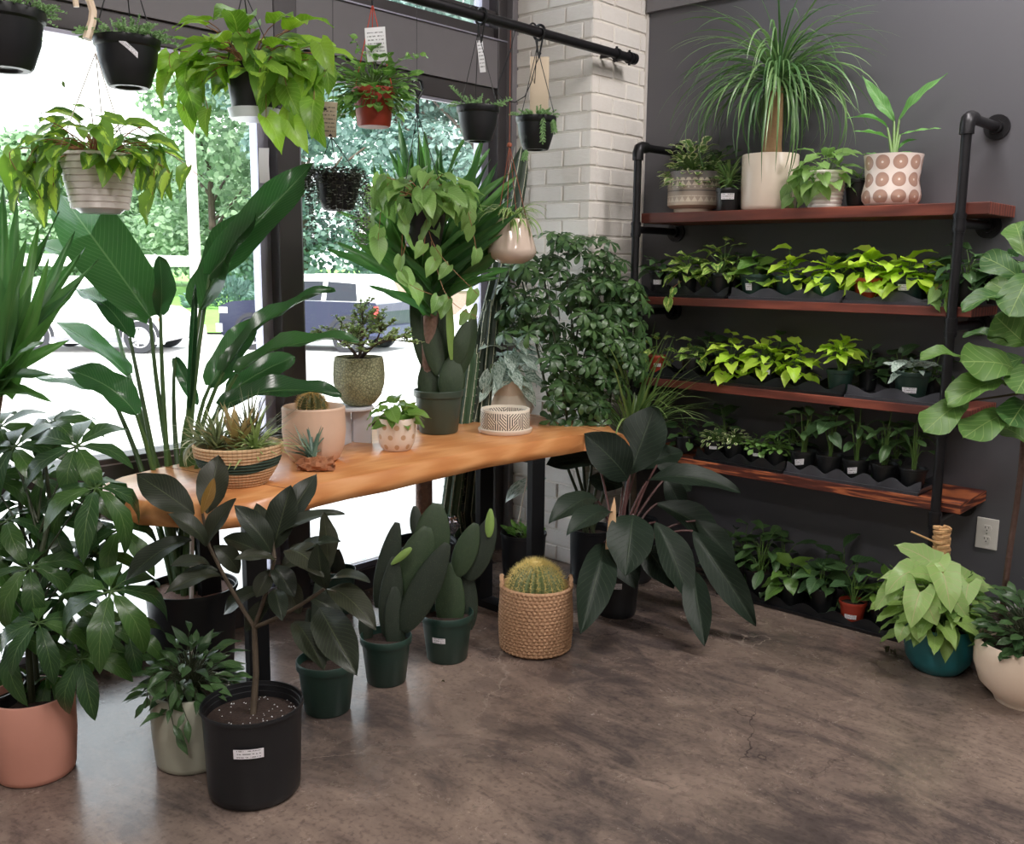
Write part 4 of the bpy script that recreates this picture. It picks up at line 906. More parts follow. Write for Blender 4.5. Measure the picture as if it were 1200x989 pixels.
# dotted flared pot with young bird of paradise
def patt2(n, th, z):
    d = dist2(n, fr(n, th, 10), n.mth('MULTIPLY', fr(n, z, 15.2, .0), 1.0)); inb = n.mth('MULTIPLY', n.mth('LESS_THAN', z, .197), n.mth('GREATER_THAN', z, .01))
    f = n.mth('MULTIPLY', n.mth('MULTIPLY', n.mth('LESS_THAN', d, .42), n.mth('GREATER_THAN', d, .07)), inb)
    return n.mix(f, srgb((230, 216, 208)), n.mix(n.step(d, .1, .4), srgb((188, 152, 134)), srgb((170, 136, 122))))
Dt = depth(topshelf(1043, .1, 0)); r = 33*Dt/FPX; h = 58*Dt/FPX; b = topshelf(1043, r, h, -.02)
t = thing('potted_strelitzia', 'young broad leaved plant in a flared white pot with rows of pinkish discs, top shelf', 'potted plant', b)
pot(t, 'flare', b, r, r*.98, h, m_cyl('disc_patterned_glaze', None, patt2, .3), seg=56)
Dd = depth(b); kit = ('lance', leafmat('fresh_strap_leaf', (74, 128, 62), (106, 160, 84), (150, 184, 120), trans=.3), .25)
pxleaf(t, kit, 1048, 142, 1010, 88, 16, Dd, .02, (.9, .2, .3)); pxleaf(t, kit, 1054, 140, 1111, 86, 13, Dd-.03, -.1, (.6, .5, -.6)); pxleaf(t, kit, 1040, 150, 993, 138, 10, Dd, 0, (.3, .9, 0)); pxleaf(t, kit, 1042, 163, 1000, 154, 8, Dd, -.03, (.3, .9, 0))
pxleaf(t, kit, 1055, 158, 1103, 150, 9, Dd-.02, -.08, (.3, .9, 0)); pxleaf(t, kit, 1052, 176, 1076, 163, 8, Dd, -.03, (.4, .8, 0)); pxleaf(t, kit, 1050, 182, 1076, 183, 5, Dd, -.05, (.3, .9, 0)); pxleaf(t, kit, 1035, 182, 1012, 180, 8, Dd, 0, (.3, .9, 0))
m = MB(); s0 = b+V((0, 0, h*.8))
for (x, y) in ((1048, 142), (1054, 140), (1040, 150), (1042, 163), (1055, 158), (1052, 176)): e = P(x, y, Dd); m.tube(curve(s0, s0*.5+e*.5+V((0, 0, .02)), e, 5), .008, .004, 6)
m.build('stem', STEMG, t)
shelf_plant('potted_foliage', 'dark little plant in the shadow between the ridged cup and the disc patterned pot, top shelf', 1003, 0, 34, 30, K['darke'], 14, .06, .07, .05, SB, dy=.08)

# ================================================================ RAIL AND HANGING PLANTS
RX = -2.80
def railz(y): return 2.475
r1_, r0_ = onx(742, 67, RX), onx(490, 1, RX); zr = (r1_.z+r0_.z)/2
t = thing('hanging_rail', 'black iron pipe rail running above the window, bolted to the brick pillar', 'rail', (RX, 3.9, zr))
tubeobj('pipe', [(RX, -.6, zr), (RX, r1_.y, zr)], .021, PIPE, t, seg=18); tubeobj('end_cap', [(RX, r1_.y-.01, zr), (RX, r1_.y+.012, zr)], .026, PIPE, t, seg=18)
for yy in (r1_.y-.03, r1_.y-.13):
    tubeobj('clamp', [(RX, yy-.008, zr), (RX, yy+.008, zr)], .027, PIPE, t, seg=16); tubeobj('bolt', [(PX-.0, yy, zr), (RX, yy, zr)], .009, PIPE, t, seg=10); tubeobj('bolt', [(RX, yy, zr-.034), (RX, yy, zr+.034)], .006, PIPE, t, seg=8)
def wires(t, top, base, r, h, n=3, rot=.4, rad=.0018, mat=WIRE, hook=True):
    m = MB()
    for k in range(n): a = rot + k*2*PI/n; m.tube([top, base+V((math.cos(a)*r*.99, math.sin(a)*r*.99, h*.96))], rad, None, 5)
    m.build('hanger_wire', mat, t)
    if hook:
        m = MB(); pts = [top+V((0, 0, -.005)), top+V((0, 0, .03))]; m.tube(pts, .004, None, 6)
        hk = [top+V((0, math.cos(a)*.026 - .026 + .0, .03+.03+math.sin(a)*.03)) for a in [x*PI/8 for x in range(-2, 10)]]; m.tube(hk, .0038, None, 6); m.build('hook', BLACKP, t)
def cord(t, a, b, r=.0012): tubeobj('cord', [a, b], r, WIRE, t, seg=5)
def cpos(px_, py_, X=RX): return onx(px_, py_, X)
def hpot(name, label, px_, ytop, ybot, wpx, mat, rbk=.7, X=RX, top=None, kind='hanging', st=None, wmat=WIRE, nm='pot', **kw):
    a = onx(px_, (ytop+ybot)/2, X); D = depth(a); r = wpx/2*D/FPX; h = (ybot-ytop)*D/FPX*.96; base = a - V((0, 0, h/2))
    t = thing(name, label, 'hanging plant', base, kw.get('group'))
    pot(t, kind, base, r, r*rbk, h, mat, sticker=st, seg=36, soilz=.93)
    tp = top if top is not None else V((X, a.y, zr-.06)); wires(t, tp, base, r, h, mat=wmat, hook=kw.get('hook', True)); return t, base, r, h, D
def sedum(t, c, r, n, l=.05, seed=1, mat=SEDUM, lo=-.2):
    rr = random.Random(seed); m = MB()
    for i in range(n):
        az = rr.uniform(0, 2*PI); q = r*math.sqrt(rr.random()); p = V(c)+V((math.cos(az)*q, math.sin(az)*q, 0)); out = q/r
        d = V((math.cos(az)*out, math.sin(az)*out, rr.uniform(.2, 1.2)*(1.1-out)+.15)).normalized(); L = l*rr.uniform(.5, 1.2)
        for k in range(14):
            tt = k/14; pp = p + d*L*tt - V((0, 0, lo*-.0+L*tt*tt*out*.35)); a2 = k*2.4; s = V((math.cos(a2), math.sin(a2), .35)); m.leaf(pp, s+d*.8, d, .013*(1.1-tt*.4), .0055, .5, .2)
    m.build('foliage', mat, t, kind='stuff')
t, b, r, h, D = hpot('hanging_sedum', 'black hanging pot of pale sedum cut off by the top left corner', 2, 12, 82, 98, BLACKP); sedum(t, b+V((0, 0, h)), r*1.05, 60, .07, 1)
m = MB(); m.tube([b+V((r*.5, r*.7, h*.6)), b+V((r*.8, r*.9, h*.1)), b+V((r*.8, r*1.05, -.02))], .001, None, 4); m.leaf(b+V((r*.8, r*1.05, -.02)), (0, .2, -1), -HD, .02, .01); m.build('stem', STEMG, t)
t, b, r, h, D = hpot('hanging_sedum', 'black hanging pot of grey green sedum with a tilted tan sticker, second from left', 150, 46, 103, 74, BLACKP, st=(.05, .72, .05, .016, -.9)); sedum(t, b+V((0, 0, h)), r*1.08, 80, .06, 2)
t, b, r, h, D = hpot('hanging_sedum', 'small black hanging pot of sedum with one sprig sticking out right, near the jamb', 560, 125, 166, 50, BLACKP); sedum(t, b+V((0, 0, h)), r*.9, 26, .05, 3)
m = MB()
for (d, L, o) in ((V((.3, .9, .35)), .12, .5), (V((-.6, -.8, .9)), .09, -.6)):
    d.normalize(); p = b+V((0, r*o, h))
    for k in range(34): tt = k/34; a2 = k*2.4; m.leaf(p+d*L*tt, V((math.cos(a2), math.sin(a2), .35))+d, d, .02, .008, .5, .2)
m.build('sprig', SEDUM, t, kind='stuff'); ptag = (t, b, r, h)
t, b, r, h, D = hpot('hanging_sedum', 'small black hanging pot of sedum with a drooping tail, rightmost on the rail', 628, 137, 176, 47, BLACKP); sedum(t, b+V((0, 0, h)), r*1.05, 50, .04, 4)
m = MB()
for (x0, y0, x1, y1) in ((636, 138, 636, 166), (616, 176, 614, 186), (648, 140, 650, 154)):
    a, e = P(x0, y0, D-r), P(x1, y1, D-r); d = e-a
    for k in range(36): tt = k/36; a2 = k*2.4; m.leaf(a+d*tt, V((math.cos(a2), math.sin(a2), 0))*.8+V((0, 0, -.6)), -HD, .019, .007, .5, .2)
m.build('tail', SEDUM, t, kind='stuff')
def papertag(name, label, px_, py_, X, wpx, hpx, mat, tilt=0, par=None, cat='tag', stringto=None):
    c = onx(px_, py_, X); D = depth(c); w = wpx*D/FPX; h = hpx*D/FPX; m = MB(); x = V((RT.x, RT.y, 0)).normalized(); z = V((0, 0, 1)); x, z = x*math.cos(tilt)+z*math.sin(tilt), z*math.cos(tilt)-x*math.sin(tilt); yv = x.cross(z)
    vs = []; uv = []
    for j in range(2):
        for i in range(5):
            for k in (0, 1): u = i/4; vs.append(c + x*(k-.5)*w + z*(u-.5)*h + yv*(.012*math.sin(PI*u)*(hpx/40) + j*.0008)); uv.append((k, u))
    fs = [(i*2, i*2+1, i*2+3, i*2+2) for i in range(4)] + [(10+i*2+2, 10+i*2+3, 10+i*2+1, 10+i*2) for i in range(4)] + [(0, 10, 11, 1), (8, 9, 19, 18)]
    m.add(vs, fs, uv)
    if par: return m.build(name, mat, par)
    o = m.build(name, mat, None); return tag(o, label, cat)
papertag('care_tag', None, 564, 66, RX, 7, 36, TAGM, .12, ptag[0])
papertag('care_tag', None, 632, 100, RX-.03, 22, 64, TANPAPER, 0, t)
# band loops on the rail
for x_, o in ((564, ptag[0]), (632, t)):
    c = onx(x_, 18 if x_ < 600 else 40, RX); m = MB(); yy = c.y
    m.tube([V((RX+.03*math.cos(a), yy, zr+.03*math.sin(a))) for a in [k*PI/8 for k in range(17)]], .006, None, 6); m.tube([V((RX+.02, yy, zr-.02)), V((RX, yy, zr-.1))], .004, None, 5); m.tube([V((RX-.02, yy, zr-.02)), V((RX, yy, zr-.1))], .004, None, 5); m.build('hanger_strap', BLACKP, o)
# terracotta plastic pot with hoya
t, b, r, h, D = hpot('hanging_peperomia', 'red brown hanging pot of small round leaves with a white tag, mid window', 438, 104, 149, 50, TERRAP, .78, kind='nursery', wmat=plain('red_cord', (196, 70, 50), .6))
bush(t, b+V((0, 0, h)), .155, .13, 230, K['hoya'], .047, -45, b+V((0, 0, h*.9)), STEMG, .1, lod=0)
for k, (x1, y1) in enumerate(((408, 40), (500, 62), (398, 140), (468, 118))):
    a0 = b+V((0, 0, h)); e = P(x1, y1, D); vine(t, [a0, a0*.5+e*.5+V((0, 0, .04)), e], 12, K['hoya'], .034, STEMG, .0014, .2, 0)
papertag('care_tag', None, 441, 52, RX+.06, 24, 38, TAGM, .08, t)
# white ribbed basket
t, b, r, h, D = hpot('hanging_philodendron', 'white ribbed hanging basket of lime streaked philodendron at the left of the window', 116, 181, 246, 88, WHITEP, .72, wmat=plain('white_wire', (214, 208, 200), .5), top=onx(112, 62, RX), hook=False)
for o in list(t.children):
    if o.name.startswith('pot'):
        pr = [(0, 0), (r*.7, 0)]
        for i in range(8): z = h*(i+.5)/8.6; rr = r*(.72+.26*(i+.5)/8); pr += [(rr*.965, z-h*.055), (rr*1.0, z-h*.045), (rr*1.02, z+h*.045), (rr*.985, z+h*.055)]
        pr += [(r*1.04, h*.95), (r*1.04, h), (r*.98, h), (r*.93, h*.9), (0, h*.6)]; o.data = lathe_mesh([(round(x, 4), round(y, 4)) for x, y in pr], WHITEP, 44)
st_ = plain('clear_saucer', (214, 220, 226), .2); lathe('drip_saucer', [(0, 0), (r*.5, 0), (r*.62, .012), (r*.6, .012), (0, .004)], st_, t, b-V((0, 0, .012)), 30)
bush(t, b+V((0, 0, h)), .2, .12, 66, K['bras'], .095, -35, b+V((0, 0, h*.9)), STEMR, .5)
for (x1, y1, x2, y2, n_) in ((45, 170, 20, 235, 8), (40, 185, 50, 240, 8), (70, 165, 62, 225, 6), (180, 190, 200, 205, 5), (175, 180, 178, 235, 7), (15, 175, 30, 215, 5), (185, 175, 232, 205, 3)):
    a0 = b+V((0, 0, h)); vine(t, [a0, P(x1, y1, D-.05), P(x2, y2, D-.08)], n_, K['bras'], .092)
c = onx(112, 50, RX); m = MB(); pts = [c + V((0, (x-112)*D/FPX*.9, -(y-62)*D/FPX)) for x, y in ((90, 27), (89, 17), (94, 11), (102, 11), (108, 18), (111, 28), (109, 40), (104, 52), (101, 60))]
m.tube(pts, .008, .013, 8); o = m.build('swivel_hook', plain('cream_plastic', (232, 208, 184), .4), t); o['label'] = 'cream plastic hook'
tubeobj('cord', [pts[3], V((RX, pts[3].y, zr-.02))], .002, WIRE, t, seg=5)
# bright philodendron in clear/black pot
t, b, r, h, D = hpot('hanging_philodendron', 'bright lime streaked philodendron overflowing a black hanging pot, largest basket in the window', 298, 78, 139, 66, BLACKP, .8, X=RX+.12, top=onx(285, -12, RX+.12))
lathe('drip_saucer', [(0, 0), (r*.86, 0), (r*.95, .03), (r*.92, .03), (0, .004)], st_, t, b-V((0, 0, .004)), 30)
bush(t, b+V((0, 0, h)), .24, .17, 60, K['brasb'], .115, -25, b+V((0, 0, h*.9)), STEMR, .35)
bush(t, b+V((0, 0, h)), .17, .10, 22, K['bras'], .12, -40, b+V((0, 0, h*.9)), STEMR, .5)
for (x1, y1, x2, y2, n_) in ((225, 70, 215, 130, 6), (240, 80, 245, 135, 5), (205, 60, 205, 95, 4), (330, 80, 340, 150, 9), (360, 75, 368, 135, 9), (310, 85, 312, 145, 5), (372, 70, 380, 90, 4), (345, 60, 385, 48, 3)):
    a0 = b+V((0, 0, h)); vine(t, [a0, P(x1, y1, D-.08), P(x2, y2, D-.1)], n_, K['brasb'], .11)
# string of hearts
t, b, r, h, D = hpot('string_of_hearts', 'small black hanging pot trailing tiny grey heart leaves, right of the mullion', 396, 204, 247, 54, BLACKP, .72, top=onx(388, 160, RX))
m = MB(); mm = MB(); rr = random.Random(9)
for i in range(52):
    az = rr.uniform(0, 2*PI); p = b+V((math.cos(az)*r, math.sin(az)*r, h)); L = rr.choice((.05, .08, .12, .16, .2, .26 if math.cos(az) > -.5 else .1)); n_ = int(L/.009)
    pts = []
    for k in range(n_+1):
        q = p + V((math.cos(az)*.02*min(1, k/3), math.sin(az)*.02*min(1, k/3), .012-k*.009)); q += V((rr.uniform(-.002, .002),)*3); pts.append(q)
        a2 = rr.uniform(0, 6); 
        if rr.random() < .8: mm.leaf(q, (math.cos(a2), math.sin(a2), -.3), (0, 0, 1), .017, .016)
    m.tube(pts, .0007, None, 3, False)
for i in range(160): az = rr.uniform(0, 6.28); q = r*math.sqrt(rr.random())*1.1; mm.leaf(b+V((math.cos(az)*q, math.sin(az)*q, h+rr.uniform(-.01, .02))), (math.cos(az), math.sin(az), .3), (0, 0, 1), .016, .014)
m.build('vine', STEMD, t); mm.build('foliage', HEARTS, t, kind='stuff'); papertag('care_tag', None, 385, 140, RX, 20, 40, TANM, -.05, t)
cp = onx(388, 160, RX); m = MB(); m.tube([cp, cp+V((0, 0, .07))], .012, .006, 8); m.build('swivel', BLACKP, t); cord(t, cp+V((0, .01, .07)), V((RX, cp.y+.02, zr)))
# heartleaf basket
t, b, r, h, D = hpot('hanging_philodendron', 'heart leaf philodendron basket hanging in front of the yucca crown', 496, 232, 290, 58, BLACKP, .75, top=onx(489, 133, RX))
bush(t, b+V((0, 0, h)), .19, .10, 56, K['heart'], .095, -45, b+V((0, 0, h*.9)), STEMR, .8)
for (x1, y1, x2, y2, n_) in ((455, 215, 442, 290, 9), (445, 205, 432, 260, 8), (475, 230, 470, 330, 9), (525, 215, 552, 250, 7), (540, 230, 560, 300, 7), (500, 250, 496, 300, 4), (510, 290, 560, 345, 5), (470, 320, 520, 350, 5), (520, 340, 560, 372, 4)):
    a0 = b+V((0, 0, h)); vine(t, [a0, P(x1, y1, D-.08), P(x2, y2, D-.08)], n_, K['heart'], .085)
cp = onx(489, 133, RX); m = MB(); m.tube([cp, cp+V((0, .0, .05)), cp+V((0, .03, .09)), cp+V((0, .02, .12)), cp+V((0, 0, .125)), cp+V((0, -.02, .11))], .008, .005, 8); m.build('swivel_hook', BLACKP, t); cord(t, cp+V((0, 0, .12)), V((RX, cp.y, zr)))
# ceramic hanging pot with spider plant
a = onx(600, 283, RX); D = depth(a); r = 29*D/FPX; h = 52*D/FPX; b = a-V((0, 0, h*.5)); t = thing('hanging_spider_plant', 'blush ceramic tapered hanging pot with a striped spider plant before the jamb', 'hanging plant', b)
lathe('pot', [(0, 0), (r*.5, .002), (r*.85, h*.12), (r*1.0, h*.26), (r*.98, h*.34), (r*.66, h*.97), (r*.64, h), (r*.6, h), (r*.6, h*.9), (0, h*.7)], plain('blush_glaze', (206, 186, 172), .12, 0, .04), t, b, 44)
m = MB()
for i in range(70): m.blade(b+V((R.uniform(-.02, .02), R.uniform(-.02, .02), h*.95)), R.uniform(0, 6.28), R.uniform(.3, 1.3), R.uniform(.12, .22), .013, R.uniform(1.4, 2.6), 9)
m.build('foliage', SPID, t, kind='stuff'); kn = onx(597, 170, RX)
RC = plain('rust_cord', (150, 84, 62), .8); m = MB()
for k in range(4): aa = k*PI/2+.4; m.tube([kn, b+V((math.cos(aa)*r*.62, math.sin(aa)*r*.62, h*.95))], .0016, None, 5)
m.tube([kn, V((RX, kn.y, zr))], .0016, None, 5); m.build('cord', RC, t); lathe('knot', [(0, -.012), (.01, -.006), (.012, 0), (.01, .006), (0, .012)], RC, t, kn, 10)
# spare loose cord loop
m = MB(); pts = [onx(x, y, RX+.01) for x, y in ((605, 30), (598, 60), (585, 95), (583, 108), (590, 117), (603, 120), (615, 113), (622, 98), (628, 75), (634, 62))]; m.tube(pts, .0022, None, 6)
tag(m.build('wire_hanger', WIRE, None), 'loose bent black wire hanger looped over the rail by the jamb', 'hanger')
papertag('paper_sign', 'small blank white paper taped inside the glass left of the mullion', 310, 194, WX-.02, 12, 40, PAPER, cat='sign')

# ================================================================ ON THE TABLE
TT0 = TZ + .001
# woven basket of air plants
b, r, rb, h = place(281, 572, TT0, 102, 46, .6)
def patt3(n, th, z):
    zz = n.mth('DIVIDE', z, h); wv = n.mth('ADD', zz, n.mth('MULTIPLY', n.mth('SINE', n.mth('MULTIPLY', th, 2*PI*3)), .05))
    band = n.mth('MULTIPLY', n.mth('GREATER_THAN', wv, .42), n.mth('LESS_THAN', wv, .68)); f = n.noise(60, 3, n.co())
    stc = n.mth('LESS_THAN', n.mth('ABSOLUTE', fr(n, th, 60)), .12)
    col = n.mix(f, srgb((196, 158, 118)), srgb((222, 190, 152))); col = n.mix(n.mth('MULTIPLY', stc, .35), col, srgb((150, 110, 78)))
    return n.mix(band, col, n.mix(f, srgb((40, 62, 54)), srgb((66, 88, 76))))
t = thing('woven_bowl', 'coiled straw bowl with a dark green band on the left of the table', 'basket', b)
pr = [(0, 0), (rb*.9, 0)]; nr = 13
for i in range(nr):
    z = h*(i+.5)/nr; f = (i+.5)/nr; rr = rb + (r-rb)*math.sin(f*PI/2)**.9; e = h/nr*.5
    pr += [(rr-e*.35, z-e*.9), (rr+e*.25, z-e*.4), (rr+e*.25, z+e*.4), (rr-e*.35, z+e*.9)]
pr += [(r*.97, h*1.01), (r*.93, h*.98), (rb*.95, h*.4), (0, h*.35)]
lathe('bowl', pr, m_cyl('coiled_straw', None, patt3, .85), t, b, 60)
def airplant(label, c, n, l, w, mat, bend=1.2, seed=0, up=(.1, 1.35), az=(0, 6.28), extra=0):
    rr = random.Random(seed); t = thing('air_plant', label, 'air plant', c, 'air plants on the table'); m = MB()
    for i in range(n): m.blade(V(c)+V((rr.uniform(-.012, .012), rr.uniform(-.012, .012), rr.uniform(0, .01))), rr.uniform(*az), rr.uniform(*up), l*rr.uniform(.6, 1.15), w, bend*rr.uniform(-.2, 1.3), 7)
    m.build('foliage', mat, t, kind='stuff'); return t
cb_ = b+V((0, 0, h*.85))
airplant('spiky grey green air plant at the left of the straw bowl', cb_+RT*-.07, 90, .17, .008, AIRL, 1.0, 1)
airplant('tan broad leaved air plant upright in the middle of the straw bowl', cb_+RT*-.01, 20, .16, .022, AIRT, .4, 2, (.5, 1.5))
airplant('light green fan air plant in the right half of the straw bowl', cb_+RT*.06+HD*-.02, 70, .15, .010, leafmat('light_air_leaf', (146, 168, 104), (176, 194, 134), trans=.2), 1.0, 3, (.0, 1.1))
airplant('dark fine needled air plant at the back of the straw bowl', cb_+RT*.03+HD*.06, 120, .19, .005, leafmat('dark_air_leaf', (78, 86, 62), (116, 122, 92), trans=.1), .8, 4, (.2, 1.5))
airplant('curly pale air plant hanging over the left rim of the straw bowl', cb_+RT*-.115+V((0, 0, .015)), 30, .12, .010, leafmat('pale_curly_leaf', (146, 150, 118), (182, 184, 150), trans=.2), 4.2, 5, (-.4, 1.0), (1.6, 5.2))
# cork bark with air plant
c = onz(368, 553, TT0)+HD*.03; t = thing('cork_bark', 'crumpled cork bark chunk lying on the table by the straw bowl', 'bark', c); m = MB(); seg = 26; vs = []
for i in range(14):
    for k in range(seg):
        a = 2*PI*k/seg; ph = PI*i/13; d = V((math.cos(a)*math.sin(ph), math.sin(a)*math.sin(ph), math.cos(ph))); f = 1+.38*pnoise(d*3.2)+.34*pnoise(d*9)
        p = RT*d.x*.065 + HD*d.y*.035; vs.append(c+V((p.x, p.y, 0))*f+V((0, 0, max(-.014, d.z*.032*f)+.016)))
m.add(vs, [(i*seg+k, (i+1)*seg+k, (i+1)*seg+(k+1) % seg, i*seg+(k+1) % seg) for i in range(13) for k in range(seg)]); m.build('chunk', plain('cork', (160, 106, 74), .9, 0, .5, 50, .8), t)
airplant('dark blue green air plant resting on the cork bark', c+V((0, 0, .042))+RT*-.01, 54, .13, .007, leafmat('blue_air_leaf', (70, 98, 86), (110, 132, 112), trans=.1), .5, 7, (.2, 1.2), (1.9, 3.9))
# terracotta toned pot with barrel cactus
b, r, rb, h = place(369, 545, TT0, 72, 64, .8)
t = thing('potted_barrel_cactus', 'small golden spined cactus in a ribbed peach clay pot on the table', 'potted plant', b)
pot(t, 'round', b, r, rb, h, plain('peach_clay', (218, 184, 160), .7, 0, .06, 30), fn=lambda q, z, i: .0015*math.sin(z*420) if 3 <= i <= 6 else 0, key='peach')
def barrel(t, c, rad, hh, ribs, skin, spl, ring, seed=0, spm=SPINE):
    m = MB(); seg = ribs*4; n_ = 16; vs = []
    rf = lambda a: 1 - .10*abs(math.sin(ribs*a/2))**1.2*1.0
    def pt(ph, a): k = math.sin(ph); z = math.cos(ph); return V(c)+V((math.cos(a)*rad*k*(1-.14*(1-abs(math.cos(ribs*a/2)))), math.sin(a)*rad*k*(1-.14*(1-abs(math.cos(ribs*a/2)))), z*hh))
    for i in range(n_+1):
        for k in range(seg): vs.append(pt(PI*.68*i/n_+.02, 2*PI*k/seg))
    m.add(vs, [(i*seg+k, (i+1)*seg+k, (i+1)*seg+(k+1) % seg, i*seg+(k+1) % seg) for i in range(n_) for k in range(seg)]); m.build('body', skin, t)
    rr = random.Random(seed); m = MB()
    for k in range(ribs):
        a = 2*PI*k/ribs
        for i in range(ring):
            ph = .2+PI*.5*i/ring; p = pt(ph, a); nd = V((math.cos(a)*math.sin(ph), math.sin(a)*math.sin(ph), math.cos(ph)))
            for q in range(7): d = (nd + V((rr.gauss(0, .75), rr.gauss(0, .75), rr.gauss(0, .75)))).normalized(); s = d.orthogonal().normalized()*.0009; s2 = d.cross(s); m.add([p+s, p-s*.5+s2*.8, p-s*.5-s2*.8, p+d*spl*rr.uniform(.6, 1.1)], [(0, 1, 3), (1, 2, 3), (2, 0, 3)])
    m.build('spines', spm, t, False, kind='stuff')
bc = b+V((0, 0, h*.93)); barrel(t, bc+RT*-.005+V((0, 0, .01)), .054, .052, 13, m_cactus('small_barrel_skin', (92, 102, 62), (130, 126, 78), False), .022, 9, 2, plain('golden_spines', (214, 176, 110), .6))
# stand with green textured planter and jade bonsai
sb = onz(408, 522, TT0)+HD*.08; sp_ = thing('plant_stand', 'white three panelled pedestal under the green crackled planter', 'stand', sb); WH = plain('matt_white', (206, 206, 212), .6, 0, .03)
for k in range(4):
    a = k*PI/2+.5; m = MB(); mt_ = Matrix.Translation(sb) @ Matrix.Rotation(a, 4, 'Z'); m.box((.012, -.005, 0), (.088, .005, .135), mt_); m.build('panel', WH, sp_, False)
lathe('top', [(0, 0), (.088, 0), (.092, .004), (.092, .012), (.088, .016), (0, .016)], WH, sp_, sb+V((0, 0, .135)), 36)
pb_ = sb+V((0, 0, .152))+RT*.035; D = depth(pb_); r = 30*D/FPX; h = 57*D/FPX
def m_crackle():
    n = NT('green_crackle_glaze'); vo = n.n('TexVoronoi', feature='DISTANCE_TO_EDGE'); vo.inputs['Scale'].default_value = 85; n.t.links.new(n.co(), vo.inputs['Vector']); f = n.step(vo.outputs['Distance'], .0, .16)
    n.set(n.mix(f, srgb((110, 112, 84)), srgb((168, 168, 132))), .55); n.bump(f, .7, .004); return n.m
t = thing('potted_jade', 'jade bonsai with tiny leaves in an egg shaped green crackled planter on the stand', 'potted plant', pb_)
lathe('pot', [(0, 0), (r*.42, 0), (r*.6, .01), (r*.85, h*.22), (r*.98, h*.45), (r*1.0, h*.65), (r*.96, h*.9), (r*.92, h), (r*.86, h), (r*.84, h*.93), (0, h*.8)], m_crackle(), t, pb_, 44); lathe('soil', [(0, 0), (r*.85, 0)], SOIL, t, pb_+V((0, 0, h*.94)), 24)
s0 = pb_+V((0, 0, h*.92)); m = MB(); ml = MB(); rr = random.Random(4)
def branch(p, d, L, rad, dep):
    q = p + d*L; m.tube([p, (p+q)/2+V((rr.gauss(0, .004), rr.gauss(0, .004), 0)), q], rad, rad*.65, 6, False)
    if dep == 0 or dep == 1:
        for k in range(12): a = rr.uniform(0, 6.28); ml.leaf(p+d*L*rr.uniform(.1, 1.1), (math.cos(a), math.sin(a), rr.uniform(-.3, .7)), (0, 0, 1), .019, .014)
    if dep: 
        for k in range(3 if dep > 1 else 2): branch(q, (d+V((rr.gauss(0, .6), rr.gauss(0, .6), rr.gauss(.05, .4)))).normalized(), L*rr.uniform(.65, .9), rad*.62, dep-1)
for d in (V((.1, .1, 1)), V((-.6, -.3, .8)), V((.5, .5, .7)), V((.7, -.1, .5)), V((-.4, .5, .6))): branch(s0+V((0, 0, .0)), d.normalized(), .085, .008, 3)
m.build('trunk', plain('dark_bark', (70, 54, 46), .8, 0, .3, 40, .4), t); ml.build('foliage', leafmat('jade_leaf', (140, 162, 100), (190, 206, 152), trans=.25), t, kind='stuff')
# polka pot
def patt4(n, th, z):
    row = n.mth('FLOOR', n.mth('MULTIPLY', z, 26)); a = fr(n, th, 9); a2 = n.mth('SUBTRACT', n.mth('FRACT', n.mth('ADD', n.mth('ADD', n.mth('MULTIPLY', th, 9), n.mth('MULTIPLY', row, .5)), 50)), .5)
    d = dist2(n, a2, n.mth('MULTIPLY', fr(n, z, 26), .75)); return n.mix(n.mth('LESS_THAN', d, .2), srgb((228, 212, 196)), srgb((196, 164, 132)))
b, r, rb, h = place(465, 530, TT0, 44, 38, .82)
t = thing('potted_pothos', 'small pothos in a cream pot with tan polka dots on the table', 'potted plant', b); pot(t, 'round', b, r, rb, h, m_cyl('polka_glaze', None, patt4), seg=44)
bush(t, b+V((0, 0, h)), .09, .07, 18, K['poth'], .085, -30, b+V((0, 0, h*.9)), STEMG, .55)
# green nursery pot with prickly pear
PM = {}
def pad(t, x0, y0, x1, y1, wpx, D, dd=0, mat=PAD, yaw=0, thick=.22, name='pad'):
    a, b_ = P(x0, y0, D), P(x1, y1, D+dd); d = b_-a; l = d.length; w = wpx*D/FPX; d.normalize()
    k = mat.name
    if k not in PM:
        m = MB(); seg = 20; vs = []; n_ = 12
        for i in range(n_+1):
            tt = i/n_; hw = .5*math.sin(PI*min(1, (tt*.93+.035))**.85)**.62
            for q in range(seg): a_ = 2*PI*q/seg; vs.append((math.cos(a_)*hw, tt, math.sin(a_)*hw*(1-.35*abs(math.cos(a_)))))
        m.add(vs, [(i*seg+q, i*seg+(q+1) % seg, (i+1)*seg+(q+1) % seg, (i+1)*seg+q) for i in range(n_) for q in range(seg)]+[tuple(range(seg))[::-1], tuple(n_*seg+q for q in range(seg))]); PM[k] = m.mesh('pad', mat)
    o = bpy.data.objects.new(name, PM[k]); C.objects.link(o); o.parent = t
    z = (O-a).normalized()*math.cos(yaw) + RT*math.sin(yaw); x = d.cross(z).normalized(); z = x.cross(d); w2 = w/max(.35, math.cos(yaw))
    setm(o, t, x, d, z, a-d*l*.05, w2, l*1.08, max(w2*thick, .014)); return o
b, r, rb, h = place(514, 510, TT0, 58, 50, .78); D = depth(b)
t = thing('potted_prickly_pear', 'prickly pear cactus in a dark green nursery pot standing on the table', 'potted plant', b); pot(t, 'nursery', b, r, rb, h, plain('slate_green_plastic', (62, 76, 66), .4), PUMICE)
